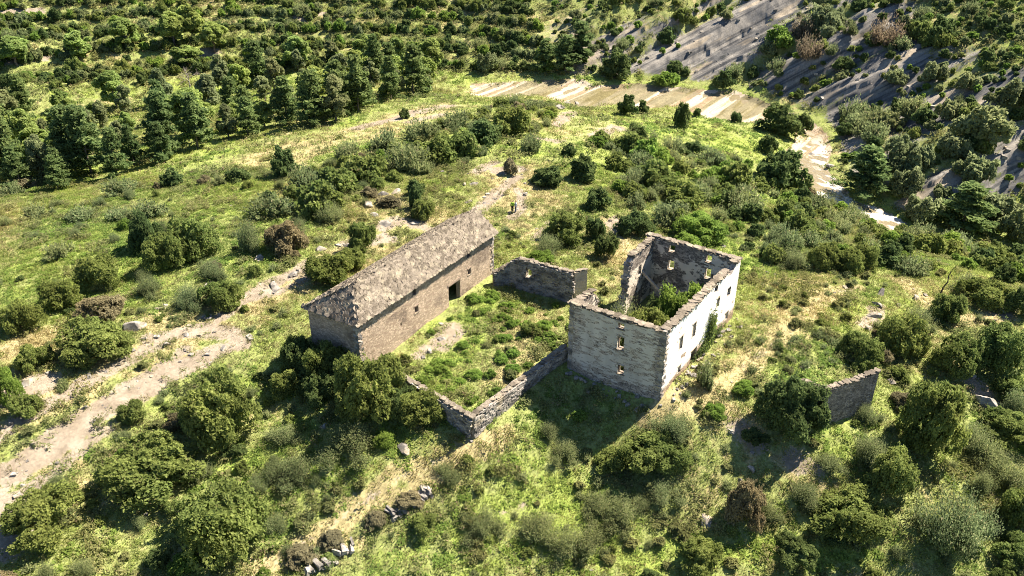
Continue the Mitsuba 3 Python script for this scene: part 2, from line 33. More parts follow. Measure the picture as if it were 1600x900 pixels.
# ---- the lie of the land: a spur with the ruins, a wooded dip and terraced hillside beyond, a river gorge with a steep rocky slope
def seg_dist(P, A, B):
    d = B - A
    t = np.clip(((P - A) @ d) / max(d @ d, 1e-9), 0, 1)
    return np.linalg.norm(P - A - t[:, None] * d, axis=1), t
def line_dist(P, pts):
    pts = np.asarray(pts, float)
    out = np.full(len(P), 1e9)
    for a, b in zip(pts[:-1], pts[1:]):
        out = np.minimum(out, seg_dist(P, a[:2], b[:2])[0])
    return out
GX0, GY0, GS = -420.0, -60.0, 2.0
gx, gy = np.meshgrid(np.arange(GX0, 421, GS), np.arange(GY0, 521, GS))
GP = np.c_[gx.ravel(), gy.ravel()]
ctl, foot = np.array(CONTROL), np.array(FOOT)
def n2(P, s, seed=0, o=3):
    return meshkit.fbm(np.c_[np.asarray(P)[:, :2] / s, np.zeros(len(P))], o, seed)
BED = np.array([-.47, .30, .83])   # the normal of the tilted rock beds
FAR_SIDE = Polygon([tuple(p[:2]) for p in foot] + [(500, 60), (500, 600), (-500, 600), (-500, 160)])
def foot_side(P):
    """distance beyond the foot of the far slopes (negative on this side), foot height, steepness"""
    best, W, zf, tn = np.full(len(P), 1e9), 0, 0, 0
    for a, b in zip(foot[:-1], foot[1:]):
        d, t = seg_dist(P, a[:2], b[:2])
        w = np.linalg.norm(b[:2] - a[:2]) * (d + 3.0) ** -3.0
        best = np.minimum(best, d); W = W + w
        zf = zf + w * (a[2] + t * (b[2] - a[2])); tn = tn + w * (a[3] + t * (b[3] - a[3]))
    inside = shapely.contains_xy(FAR_SIDE, P[:, 0], P[:, 1])
    return np.where(inside, best, -best), zf / W, tn / W
def saw(w, rise=.72):
    w = w - np.floor(w)
    return np.where(w < rise, w / rise, (1 - w) / (1 - rise)) - .5
def base_height():
    near = RBFInterpolator(ctl[:, :2], ctl[:, 2], kernel='thin_plate_spline', smoothing=1.0)(GP)
    near = np.clip(near, -32, 4)
    sd, zf, tn = foot_side(GP)
    steep = np.clip((tn - .25) / .3, 0, 1)
    d = np.maximum(sd, 0)
    far = zf + tn * np.minimum(d, 110) + np.maximum(d - 110, 0) * .12
    far += (n2(GP, 28, 11) - .5) * 5 * np.clip(d / 20, 0, 1)
    b = np.c_[GP, far] @ BED
    rib = saw(b / 9.5 + 1.2 * n2(GP, 50, 3), .3) * 9.5 * n2(GP, 24, 5) + saw(b / 3.1 + 1.2 * n2(GP, 14, 4), .3) * 1.3 * n2(GP, 18, 6)
    far = far + steep * rib * np.clip(d / 8, 0.1, 1) * (1 - .72 * np.clip(((GP[:, 0] - 72) * .8 - (GP[:, 1] - 195) * .6) / 25, 0, 1))
    k = far / 2.2 + .8 * n2(GP, 45, 9)
    stair = k - np.floor(k)
    stair = np.clip((stair - .62) / .38, 0, 1) - stair
    far = far + (1 - steep) * stair * 1.8 * np.clip(d / 25, 0, 1)
    z = np.where(sd > 0, far, near).reshape(gx.shape)
    zs = gaussian_filter(z, 1.6)
    k = np.exp(-(sd / 5) ** 2).reshape(gx.shape)
    z = z * (1 - k) + zs * k
    return gaussian_filter(z, .4)
BASE = base_height()
def zt(x, y):
    """ground height, with the small unevenness of the turf"""
    x, y = np.atleast_1d(np.asarray(x, float)), np.atleast_1d(np.asarray(y, float))
    z = map_coordinates(BASE, [(y - GY0) / GS, (x - GX0) / GS], order=1, mode='nearest')
    P = np.c_[x, y]
    return z + (n2(P, 7, 21) - .5) * .7 + (n2(P, 1.6, 22, 2) - .5) * .28
# ---- helpers
def ref(k): return {'type': 'ref', 'id': k}
COUNT = {}
def new_key(name, parent=None):
    base = f'{parent}__{name}' if parent else name
    n = COUNT.get(base, 0); COUNT[base] = n + 1
    return base if n == 0 else f'{base}_{n:03d}'
def put(name, mesh, bsdf, parent=None, smooth=False, label=None, cat=None, group=None, kind=None, uv=None):
    key = new_key(name, parent)
    scene[key] = mikit.ply(mesh, bsdf, smooth=smooth, uv=uv)
    note(key, label, cat, group, kind)
    return key
def note(key, label=None, cat=None, group=None, kind=None):
    d = {k: v for k, v in dict(label=label, category=cat, group=group, kind=kind).items() if v}
    if d: labels[key] = {**labels.get(key, {}), **d}
def thing(name, label, cat, group=None):
    key = new_key(name); note(key, label, cat, group, 'thing'); return key
def diffuse(fn): return {'type': 'twosided', 'bsdf': {'type': 'diffuse', 'reflectance': mikit.proc(fn)}}
def bumped(fn, height, scale, rough=None):
    base = {'type': 'diffuse', 'reflectance': mikit.proc(fn)}
    return {'type': 'twosided', 'bsdf': {'type': 'bumpmap', 'arbitrary': mikit.proc(height, eps=.02), 'scale': scale, 'bsdf': base}}
def C3(r, g, b): return mi.Color3f(r, g, b)

# ---- ground materials.  uv of the terrain: u = bare soil or rock, v = 0 dry, 1 lush
def strata(p): return p.x * -.47 + p.y * .30 + p.z * .83
def ground_fn(p, n, uv):
    f1, f2 = fbm(p.x * .9, p.y * .9, 0, 3), fbm(p.x * 5.1, p.y * 5.1, 7, 2)
    f3 = noise(p.x * .22, p.y * .22, 3)
    v = dr.clip(uv.y + (f1 - .5) * .9 + (f3 - .5) * .35, 0, 1)
    grass = mix(mix(C3(.30, .262, .14), C3(.195, .225, .085), smoothstep(.08, .4, v)), C3(.20, .255, .065), smoothstep(.5, .95, v))
    grass = grass * (.55 + .85 * f2)
    soil = mix(C3(.165, .138, .106), C3(.285, .25, .205), f1) * (.75 + .5 * f2)
    far = smoothstep(12, 34, p.x) * smoothstep(150, 185, p.y + p.x * .6)
    layer = fbm(strata(p) * 1.9, p.x * .05, p.y * .05, 3)
    scree = mix(C3(.082, .085, .09), C3(.215, .207, .195), smoothstep(.32, .62, layer)) * (.7 + .6 * f2)
    scree = mix(scree, C3(.30, .26, .205) * (.8 + .4 * f2), smoothstep(.56, .7, fbm(p.x * .12, p.y * .12, strata(p) * .5, 3)) * .8)
    soil = mix(soil, scree, far)
    b = smoothstep(.32, .68, uv.x + (f2 - .5) * .5 + (f1 - .5) * .45)
    return mix(grass, soil, b)
scene['ground_material'] = diffuse(ground_fn)
def bed_fn(p, n, uv):
    s = strata(p)
    f2 = fbm(p.x * 3, p.y * 3, 1, 2)
    band = fbm(s * 1.1, p.x * .04, p.y * .04, 2)
    fine = noise(s * 6, p.x * .2, p.y * .2)
    c = mix(C3(.21, .165, .11), C3(.37, .32, .26), smoothstep(.34, .6, band + .25 * (fine - .5)))
    c = mix(c, C3(.085, .085, .035), smoothstep(.60, .68, noise(s * .62 + 3, p.x * .02, p.y * .03)) * .7 * smoothstep(168, 178, p.y))
    return c * (.8 + .4 * f2)
scene['bed_material'] = diffuse(bed_fn)
def water_fn(p, n, uv):
    foam = smoothstep(.44, .60, fbm(p.x * .5 + p.y * .3, p.y * .35, 2, 4)) * smoothstep(185, 160, p.y)
    return mix(C3(.17, .145, .095), C3(.44, .425, .40), foam)
def ripple_fn(p, n, uv): return fbm(p.x * 1.3, p.y * 1.3, 5, 3)
scene['water_material'] = {'type': 'twosided', 'bsdf': {'type': 'bumpmap', 'arbitrary': mikit.proc(ripple_fn, eps=.02), 'scale': .12,
    'bsdf': {'type': 'principled', 'base_color': mikit.proc(water_fn), 'roughness': .12, 'specular': .6}}}

# ---- the sheet of land
def axis(knots):
    out = [knots[0][0]]
    for (a, st), (b, _) in zip(knots[:-1], knots[1:]):
        k = max(1, int(round((b - a) / st))); out += list(np.linspace(a, b, k + 1)[1:])
    return np.array(out)
TX = axis([(-400, 12), (-220, 3), (-130, 1.0), (-60, .5), (86, .9), (140, 2.5), (230, 12), (400, 12)])
TY = axis([(-50, 8), (25, .8), (38, .45), (110, .55), (215, .75), (252, 1.5), (300, 6), (500, 6)])
tx, ty = np.meshgrid(TX, TY)
TP = np.c_[tx.ravel(), ty.ravel()]
bed_poly = Polygon(NEAR_BANK + FAR_BANK[::-1]).buffer(0)
def signed(poly, P):
    ring = np.array(poly.exterior.coords) if hasattr(poly, 'exterior') else np.array(poly)
    d = line_dist(P, np.vstack([ring, ring[:1]]))
    return np.where(shapely.contains_xy(Polygon(ring), P[:, 0], P[:, 1]), d, -d)
bed_d = signed(bed_poly, TP)
tz = zt(TP[:, 0], TP[:, 1])
bedk = np.clip(bed_d / 2.5 + .2, 0, 1)
down = np.clip((172 - TP[:, 1]) / 25, 0, 1)
sb = np.c_[TP, tz] @ BED
bed_relief = saw(sb / 1.9 + .8 * n2(TP, 15, 31), .25) * .5 * (.3 + n2(TP, 9, 32)) + saw(sb / .6, .3) * .12
bed_relief = bed_relief * (1 - .75 * down)
WATER_Z = map_coordinates(gaussian_filter(BASE, 2), [(TP[:, 1] - GY0) / GS, (TP[:, 0] - GX0) / GS], order=1)
_sd, _zf, _tn = foot_side(TP)
cliff = np.clip((_tn - .25) / .25, 0, 1) * np.clip(_sd / 5, 0, 1)
tz = tz + cliff * (saw(sb / 1.7 + .9 * n2(TP, 11, 33), .2) * 1.15 * n2(TP, 10, 34) + (n2(TP, 3.2, 35) - .5) * .5 + (n2(TP, 9, 36) - .5) * 2.2)
tz = np.where(bed_d > -1, tz - bedk * .75 + bedk * bed_relief, tz)
wobble = (n2(TP, 2.5, 41) - .5) * 1.3 + (n2(TP, .9, 42, 2) - .5) * .6
bare = np.zeros(len(TP))
track_d = {}
for k in TRACKS:
    track_d[k] = np.min([line_dist(TP, pts) - w / 2 for w, pts in TRACKS[k]], axis=0)
    bare = np.maximum(bare, np.clip(.55 - (track_d[k] + wobble * (.8 if k == 'dirt_track' else .5)) / 1.2, 0, 1) * (1 if k == 'dirt_track' else .48))
for r, pts in BARE:
    bare = np.maximum(bare, np.clip(.5 - (line_dist(TP, pts) - r * .8 + wobble * 1.3) / 1.6, 0, .95))
lush = .56 + (n2(TP, 14, 51) - .5) * .7
for poly in LUSH: lush = np.maximum(lush, np.clip(.5 + (signed(poly, TP) + wobble * 2) / 3, 0, 1) * (.72 + .4 * (n2(TP, 5, 52) - .3)))
for poly in DRY:
    k = np.clip(.5 + (signed(poly, TP) + wobble * 2) / 4, 0, 1); lush = lush * (1 - k * .8) + k * .05
for w, pts in TRACKS['footpath']:
    k = np.clip(1 - (line_dist(TP, pts) - w) / 1.2, 0, 1); lush = lush * (1 - k)
sdT, zfT, tnT = foot_side(TP)
steepT = np.clip((tnT - .22) / .25, 0, 1) * np.clip(sdT / 3, 0, 1)
rocky = np.clip(.5 + ((n2(np.c_[sb, TP[:, 0] * .12], 3.5, 61) - .5) * 2.2 + (n2(TP, 16, 62) - .42) * 1.6 - .9 * np.clip((TP[:, 0] - 88) / 25, 0, 1)), 0, 1)
bare = np.maximum(bare, steepT * rocky)
lush = np.where(sdT > 0, lush - .1 * np.clip(sdT / 10, 0, 1), lush)
# the ground falls away on the outer side of the courtyard wall, whose yard is level with its top
nx, ny = len(TX), len(TY)
ii = (np.arange(ny - 1)[:, None] * nx + np.arange(nx - 1)[None]).ravel()
TF = np.vstack([np.c_[ii, ii + 1, ii + nx + 1], np.c_[ii, ii + nx + 1, ii + nx]])
TV = np.c_[TP, tz]
tuv = np.c_[bare, np.clip(lush, 0, 1)]
cen = TP[TF].mean(1)
fb = bed_d[TF].mean(1) > 0
ft = (track_d['dirt_track'][TF].mean(1) < 0) & ~fb
fp = (track_d['footpath'][TF].mean(1) < .1) & ~fb & ~ft
fh = (sdT[TF].mean(1) > 0) & ~fb & ~ft & ~fp
fg = ~(fb | ft | fp | fh)
TN = np.zeros_like(TV)
_fn = np.cross(TV[TF[:, 1]] - TV[TF[:, 0]], TV[TF[:, 2]] - TV[TF[:, 0]])
for k in range(3): np.add.at(TN, TF[:, k], _fn)
TN /= np.linalg.norm(TN, axis=1, keepdims=True)
for name, m, bs in (('ground', fg, 'ground_material'), ('dirt_track', ft, 'ground_material'), ('footpath', fp, 'ground_material'), ('hills', fh, 'ground_material'), ('river_bed', fb, 'bed_material')):
    used, inv = np.unique(TF[m], return_inverse=True)
    path = meshkit.write_ply((TV[used], inv.reshape(-1, 3)), False, tuv[used], None, TN[used])
    scene[name] = {'type': 'ply', 'filename': path, 'face_normals': False, 'bsdf': ref(bs)}
    note(name, kind='structure')
note('ground', 'rough green and straw coloured grassland on the spur around the ruins')
note('dirt_track', 'pale stony dirt track running past the barn')
note('footpath', 'thin trodden dry grass path beside the ruins')
note('hills', 'terraced scrub hillside and steep rocky slope beyond the valley')
note('river_bed', 'pale tan slabs of tilted rock in the river bed')
# water lies in the hollows of the bed, deeper downstream
wm = bed_d[TF].mean(1) > -.6
used, inv = np.unique(TF[wm], return_inverse=True)
down = np.clip((172 - TP[:, 1]) / 25, 0, 1)
wz = WATER_Z - 1.12 + .62 * down
put('water', (np.c_[TP[used], wz[used]], inv.reshape(-1, 3)), 'water_material', smooth=True, label='shallow river water running between the rock slabs', kind='structure')
GZ = tz.reshape(ny, nx)
from scipy.interpolate import RegularGridInterpolator
_gz = RegularGridInterpolator((TY, TX), GZ, bounds_error=False, fill_value=None)
_gn = RegularGridInterpolator((TY, TX), TN.reshape(ny, nx, 3), bounds_error=False, fill_value=None)
_gm = RegularGridInterpolator((TY, TX), np.dstack([bare.reshape(ny, nx), np.clip(lush, 0, 1).reshape(ny, nx), bed_d.reshape(ny, nx), steepT.reshape(ny, nx), sdT.reshape(ny, nx), track_d['footpath'].reshape(ny, nx)]), bounds_error=False, fill_value=None)
def gz(x, y): return float(_gz((y, x)))
def gzs(P): return _gz(np.c_[P[:, 1], P[:, 0]])
# ---- masonry
RNG = np.random.default_rng(7)
def unit(v): v = np.asarray(v, float); return v / np.linalg.norm(v)
def wall_st(p, n):
    h = dr.maximum(dr.sqrt(n.x * n.x + n.y * n.y), 1e-4)
    s = dr.select(dr.abs(n.z) > .7, p.x * .8 + p.y * .6, (-n.y * p.x + n.x * p.y) / h)
    z = dr.select(dr.abs(n.z) > .7, -p.x * .6 + p.y * .8, p.z)
    return s, z
def stones(s, z, w, h):
    d1, d2, r = voronoi(s / w + .3 * noise(s * 2, z * 2, 3), z / h)
    return smoothstep(.02, .16, d2 - d1), r
def rubble_fn(p, n, uv):
    s, z = wall_st(p, n)
    j, r = stones(s, z, .42, .19)
    c = mix(C3(.17, .15, .13), C3(.36, .315, .27), r) * (.7 + .6 * fbm(s * 4, z * 4, 1, 2))
    return mix(c * .35, c, j)
def rubble_h(p, n, uv):
    s, z = wall_st(p, n); j, r = stones(s, z, .42, .19); return j * (.6 + .4 * r)
scene['rubble_material'] = bumped(rubble_fn, rubble_h, .05)
def barn_fn(p, n, uv):
    s, z = wall_st(p, n)
    j, r = stones(s, z, .34, .16)
    c = mix(C3(.23, .18, .135), C3(.49, .405, .315), r * .8 + .2 * noise(s * .7, z * .9, 4)) * (.75 + .5 * fbm(s * 6, z * 6, 1, 2))
    mortar = mix(C3(.36, .29, .23), C3(.54, .45, .37), fbm(s * .6, z * .6, 2, 2))
    c = mix(mortar * .55, c, j)
    return mix(c, c * C3(.62, .62, .64), smoothstep(.55, .75, fbm(s * .35, z * .5, 9, 3)))
scene['barn_material'] = bumped(barn_fn, rubble_h, .045)
HA, HB_, HC, HD = (np.array(q) for q in ((14.28, 63.59), (5.72, 69.20), (24.90, 78.78), (16.11, 85.07)))
D1, D2 = unit(HC - HA), unit(HB_ - HA)
def house_fn(p, n, uv):
    s, z = wall_st(p, n)
    a = (p.x - HA[0]) * D1[0] + (p.y - HA[1]) * D1[1]
    b = (p.x - HA[0]) * D2[0] + (p.y - HA[1]) * D2[1]
    j, r = stones(s, z, .55, .17)
    f = fbm(s * .55, z * .8, 3, 3)
    f2 = fbm(s * 3.0, z * 5.0, 5, 2)
    stone = mix(C3(.17, .155, .145), C3(.38, .34, .30), r) * (.7 + .6 * f2)
    stone = mix(stone * .3, stone, j)
    brown = mix(C3(.24, .175, .125), C3(.46, .37, .28), r) * (.7 + .6 * f2)
    brown = mix(brown * .4, brown, j)
    # weathered front: thin grey render, courses of stone showing where it has fallen
    edge = smoothstep(1.6, .2, b) + .7 * smoothstep(1.4, -.3, z) + .35 * smoothstep(8.5, 10, b)
    st = fbm(s * 1.3, z * 6.5, 11, 3)
    gone = smoothstep(.56, .63, .22 * f + .16 * f2 + .5 * st + .2 * r + .26 * edge)
    render_ = mix(C3(.36, .345, .315), C3(.55, .53, .495), fbm(s * 1.3, z * .5, 8, 3))
    front = mix(render_, stone, gone)
    # whitewashed sunny side above a bare stone foot
    foot_ = smoothstep(1.5, .7, z + 1.3 * (f - .5) - .03 * a)
    white = mix(C3(.86, .85, .82), C3(.70, .68, .64), smoothstep(.55, .8, fbm(s * 1.6, z * .45, 6, 3)))
    side = mix(white, brown, dr.maximum(foot_, smoothstep(.76, .82, f + .2 * (f2 - .5))))
    # inner faces: stained plaster below, sooty stone above
    inner = mix(mix(C3(.72, .66, .57), C3(.46, .41, .36), fbm(s * .8, z * .9, 2, 3)), stone * .8, smoothstep(.47, .54, f * .7 + .3 * f2 + .10 * smoothstep(5.2, 5.9, z)))
    isf = (-(n.x * D1[0] + n.y * D1[1]) > .6) & (a < .45)
    iss = (-(n.x * D2[0] + n.y * D2[1]) > .6) & (b < .4)
    out = dr.select(dr.abs(n.z) > .6, stone, inner)
    out = dr.select(iss, side, out)
    return dr.select(isf, front, out)
def house_h(p, n, uv):
    s, z = wall_st(p, n); j, r = stones(s, z, .55, .17); return .6 * j + .4 * fbm(s * 3, z * 3, 2, 2)
scene['house_material'] = bumped(house_fn, house_h, .02)
def slate_fn(p, n, uv):
    f = fbm(p.x * 1.7, p.y * 1.7, p.z * 1.7, 3)
    c = mix(C3(.095, .083, .068), C3(.20, .176, .148), uv.x)
    c = mix(c, C3(.30, .27, .21), smoothstep(.5, .72, f) * .6)
    return c * (.75 + .5 * noise(p.x * 9, p.y * 9, p.z * 9))
scene['slate_material'] = diffuse(slate_fn)
def rock_fn(p, n, uv):
    f = fbm(p.x * 1.2, p.y * 1.2, p.z * 1.6, 3)
    c = mix(C3(.12, .115, .11), C3(.31, .292, .27), smoothstep(.3, .65, f))
    c = mix(c, C3(.36, .31, .22), smoothstep(.55, .75, noise(p.x * .8, p.y * .8, p.z * .8 + 5)) * .5)
    return c * (.65 + .7 * fbm(p.x * 6, p.y * 6, p.z * 6, 2))
scene['rock_material'] = diffuse(rock_fn)
def timber_fn(p, n, uv):
    return mix(C3(.16, .12, .09), C3(.34, .29, .24), fbm(p.x * 2, p.y * 2, p.z * 9, 3))
scene['timber_material'] = diffuse(timber_fn)
def infill_fn(p, n, uv):
    return mix(C3(.46, .38, .28), C3(.60, .53, .44), fbm(p.x * 2, p.y * 2, p.z * 5, 3))
scene['infill_material'] = diffuse(infill_fn)

def place_wall(local, o, d, z0=0):
    """local (along, up, inward of the left-hand run) to world"""
    d = np.array([d[0], d[1], 0.]); n = np.array([d[1], -d[0], 0.])
    M = np.eye(4); M[:3, 0] = d; M[:3, 1] = [0, 0, 1]; M[:3, 2] = n; M[:3, 3] = [o[0], o[1], z0]
    local.apply_transform(M); return local
def wall_mesh(o, d, outline, holes, t, side=1):
    poly = Polygon(outline).buffer(0)
    for h in holes: poly = poly.difference(shapely.box(*h) if len(h) == 4 else Polygon(h))
    parts = [g for g in getattr(poly, 'geoms', [poly]) if g.area > .05]
    m = trimesh.util.concatenate([trimesh.creation.extrude_polygon(g, t, engine='earcut') for g in parts])
    if side < 0: m.apply_translation([0, 0, -t])
    return place_wall(m, o, d)
def jag(s0, s1, z0, z1, step=.45, amp=.12, rng=RNG):
    k = max(2, int(abs(s1 - s0) / step)); u = np.linspace(0, 1, k + 1)
    return [(s0 + (s1 - s0) * q, z0 + (z1 - z0) * q + (rng.random() - .5) * 2 * amp * (0 < i < k)) for i, q in enumerate(u)]
def rough_box(sx, sy, sz, rng, j=.16):
    m = trimesh.creation.box([sx, sy, sz]); m.vertices += (rng.random((8, 3)) - .5) * 2 * j * np.array([sx, sy, sz]); return m
def slab_mesh(rng, sx=1., sy=1., h=1.):
    k = rng.integers(6, 9); a = np.sort((np.arange(k) + rng.random(k) * .6) / k * 2 * np.pi)
    r = .5 * (.88 + .3 * rng.random(k)); c, s_ = np.cos(a), np.sin(a)
    q = np.maximum(np.abs(c), np.abs(s_)) * .55 + .45
    pts = np.c_[c * r / q * sx, s_ * r / q * sy]
    m = trimesh.creation.extrude_polygon(Polygon(pts).buffer(0), h, engine='earcut')
    m.apply_translation([0, 0, -h / 2]); m.vertices[:, 2] += (rng.random(len(m.vertices)) - .5) * .35 * h
    return m
def group(key, mesh, bsdf, uv=None, smooth=False):
    scene[key] = {'type': 'shapegroup', 'piece': mikit.ply(mesh, bsdf, uv=uv, smooth=smooth)}
def instance(group_key, M): return {'type': 'instance', 'to_world': T(np.ascontiguousarray(M)), 'shapegroup': ref(group_key)}
def frame(x, y, z, o):
    M = np.eye(4); M[:3, 0], M[:3, 1], M[:3, 2], M[:3, 3] = x, y, z, o; return M
for v in range(10):
    rng = np.random.default_rng(100 + v)
    m = slab_mesh(rng); group(f'slab_shape_{v}', m, 'slate_material', uv=np.c_[np.full(len(m.vertices), rng.random()), np.zeros(len(m.vertices))])
    m = rough_box(1, 1, 1, rng, .13); m = m.subdivide(); m.vertices *= 1 + (rng.random((len(m.vertices), 1)) - .5) * .16
    group(f'stone_shape_{v}', m, 'rock_material')
def coping(parent, p0, p1, width, size=(.45, .85), thick=(.07, .13), layers=1, name='coping_stone', rng=RNG, over=.12, tilt=.1, kinds='slab', gap=0.):
    """loose flat stones laid along the top of a wall from p0 to p1"""
    p0, p1 = np.array(p0, float), np.array(p1, float); L = np.linalg.norm(p1 - p0); d = (p1 - p0) / L
    w = unit(np.cross([0, 0, 1], d)); up = np.cross(d, w)
    for layer in range(layers):
        s = rng.random() * .3
        while s < L - .1:
            l = rng.uniform(*size); h = rng.uniform(*thick)
            if rng.random() >= gap:
                z = unit(up + tilt * rng.normal(size=3) * .6); x = unit(np.cross(w, z)); y = np.cross(z, x)
                W = (width + 2 * over) * rng.uniform(.8, 1.05)
                o = p0 + d * (s + l / 2) + w * rng.normal() * .05 + up * (h * .5 + layer * .1 + rng.random() * .03)
                scene[new_key(name, parent)] = instance(f'{kinds}_shape_{rng.integers(10)}', frame(x * l * 1.08, y * W, z * h, o))
            s += l * .96
def sill(parent, o, d, s0, s1, z, proud, depth, name='window_sill', h=.1, mat='slate_material'):
    m = trimesh.creation.box([s1 - s0 + .24, h, depth]); m.apply_translation([(s0 + s1) / 2, z, proud])
    m = place_wall(m, o, d); put(name, m, mat, parent, uv=np.c_[np.full(len(m.vertices), .8), np.zeros(len(m.vertices))])

# ---- the roofless house
house = thing('ruined_house', 'roofless three storey stone house with one whitewashed sunny wall and bushes growing inside', 'ruined house')
Hh, Tk = 7.4, .62
front_holes = [(4.3, 6.35, 4.95, 7.0), (4.2, 4.05, 4.9, 5.5), (4.0, 1.3, 4.65, 2.3)]
top = jag(Tk, 4.2, Hh, Hh - .15) + jag(4.3, 10.15, Hh - .2, Hh)
k = put('wall', wall_mesh(HA, D2, [(Tk, -1.2)] + top + [(10.15, -1.2)], front_holes, Tk), 'house_material', house); note(k, 'shaded grey rendered wall with three small windows one above another')
right_holes = [(15.5, 4.1, 16.5, 5.15), (11.4, 6.45, 12.3, 7.2), (12.5, 4.1, 13.4, 5.3), (6.4, 3.45, 7.4, 5.2), (3.3, 3.65, 4.25, 5.2), (15.8, .9, 16.9, 1.95), (6.9, -.9, 8.4, 1.75), (3.8, .7, 4.5, 1.6)]
k = put('wall', wall_mesh(HA, D1, [(0, -1.4)] + jag(0, 14.9, Hh, Hh + .05, amp=.06) + [(15.0, 6.9), (16.0, 6.75), (16.6, 7.0), (17.1, Hh + .1), (18.5, Hh + .1), (18.5, -.9)], right_holes, Tk, -1), 'house_material', house); note(k, 'sunlit whitewashed wall with tan blocked windows')
back_d = unit(HD - HC)
back_holes = [(7.5, 6.35, 8.3, 7.2), (3.05, 6.35, 3.8, 7.2), (7.4, 4.15, 8.15, 5.3), (2.95, 4.35, 3.65, 5.6)]
Lb = np.linalg.norm(HD - HC)
k = put('wall', wall_mesh(HC, back_d, [(Tk, -1.2)] + jag(Tk, Lb, Hh + .1, Hh + .15, amp=.08) + [(Lb, -.8)], back_holes, Tk, -1), 'house_material', house); note(k, 'back wall seen from inside with stained plaster and four window openings')
left_d = unit(HD - HB_); Ll = np.linalg.norm(HD - HB_)
k = put('wall', wall_mesh(HB_, left_d, [(.0, -.8), (0, Hh)] + jag(.1, 3.6, Hh, Hh - .2) + [(4.1, 6.4), (4.5, 6.2), (4.9, 5.2), (4.8, 4.4), (5.5, 3.3), (5.7, 2.0), (6.6, 1.1), (8.2, .5), (9.8, .35), (11.2, .8), (11.9, 1.7), (11.7, 3.0), (12.2, 4.0), (12.0, 5.2), (12.5, 6.0), (12.3, 6.9)] + jag(12.8, Ll - Tk, Hh - .1, Hh, amp=.15) + [(Ll - Tk, -.8)], [(14.6, 4.2, 15.4, 5.4)], Tk), 'house_material', house)
note(k, 'collapsed wall with a wide ragged gap')
def h3(o, d, s, z, inset=0., nd=(0, 0)): return [o[0] + d[0] * s + nd[0] * inset, o[1] + d[1] * s + nd[1] * inset, z]
coping(house, h3(HA, D2, .3, Hh - .05, Tk / 2, D1), h3(HA, D2, 10.0, Hh - .05, Tk / 2, D1), Tk + .12, layers=2)
coping(house, h3(HA, D1, .1, Hh + .05, Tk / 2, D2), h3(HA, D1, 14.9, Hh + .05, Tk / 2, D2), Tk + .2, layers=2, size=(.5, .95))
coping(house, h3(HA, D1, 16.9, Hh + .12, Tk / 2, D2), h3(HA, D1, 18.5, Hh + .12, Tk / 2, D2), Tk + .2, layers=2)
coping(house, h3(HC, back_d, .3, Hh + .12, Tk / 2, -D1), h3(HC, back_d, Lb - .1, Hh + .16, Tk / 2, -D1), Tk + .1, layers=2, size=(.5, 1.0))
coping(house, h3(HB_, left_d, .2, Hh - .1, Tk / 2, -D2), h3(HB_, left_d, 3.9, Hh - .3, Tk / 2, -D2), Tk + .1, layers=2)
coping(house, h3(HB_, left_d, 12.6, Hh - .1, Tk / 2, -D2), h3(HB_, left_d, Ll - .3, Hh + .05, Tk / 2, -D2), Tk + .1, layers=2)
for s0, s1, z0, z1 in ((3.9, 5.0, 6.6, 5.3), (4.9, 5.7, 4.6, 2.4), (5.7, 8.0, 2.0, .6), (11.0, 12.0, .9, 3.2), (11.9, 12.5, 3.5, 6.5), (8.0, 11, .5, .5)):
    coping(house, h3(HB_, left_d, s0, z0, Tk / 2, -D2), h3(HB_, left_d, s1, z1, Tk / 2, -D2), Tk, size=(.25, .5), thick=(.18, .34), name='broken_stone', kinds='stone', tilt=.5)
rng = np.random.default_rng(5)
z = -1.0
i = 0
while z < 7.2:           # corner stones, long and short in turn
    h = rng.uniform(.24, .4); l, w = ((.75, .42) if i % 2 else (.4, .7)); l *= rng.uniform(.85, 1.15)
    for oo, da, db in ((HA, D1, D2), (HB_, left_d, -D2)):
        c = oo + da * (l / 2 - .035) + db * (w / 2 - .035)
        scene[new_key('corner_stone', house)] = instance(f'stone_shape_{rng.integers(10)}', frame(np.r_[da, 0] * l, np.r_[db, 0] * w * (1 if oo is HA else 1), np.array([0, 0, h * .95]), [c[0], c[1], z + h / 2])) if oo is HA else instance(f'stone_shape_{rng.integers(10)}', frame(np.r_[da, 0] * .5, np.r_[-db, 0] * .5, np.array([0, 0, h * .95]), [oo[0] + da[0] * .21 + db[0] * .21, oo[1] + da[1] * .21 + db[1] * .21, z + h / 2]))
    z += h; i += 1
for s0, z0, s1, z1 in front_holes:
    w = put('window', wall_mesh(HA, D2, [(s0, z0), (s0, z1), (s1, z1), (s1, z0)], [(s0 + .07, z0 + .07, s1 - .07, z1 - .07)], .12).apply_translation(np.r_[D1, 0] * .3), 'timber_material', house)
    sill(house, HA, D2, s0, s1, z0 - .04, .05, .3); sill(house, HA, D2, s0, s1, z1 + .07, .12, .3, 'lintel', .16, 'rock_material')
for n_, (s0, z0, s1, z1) in enumerate(right_holes):
    if n_ in (0, 1): continue
    if n_ == 6:
        put('door', wall_mesh(HA, D1, [(s0, z0), (s0, z1), (s1, z1), (s1, z0)], [(s0 + .12, z0, s1 - .12, z1 - .14)], .14, -1).apply_translation(np.r_[D2, 0] * .12), 'timber_material', house, label='dark open doorway with a timber frame')
    else:
        put('window', wall_mesh(HA, D1, [(s0, z0), (s0, z1), (s1, z1), (s1, z0)], [], .1, -1).apply_translation(np.r_[D2, 0] * .16), 'infill_material', house, label='tan boarded up window')
    sill(house, HA, D1, s0, s1, z1 + .07, -.08, .24, 'lintel', .15, 'infill_material')
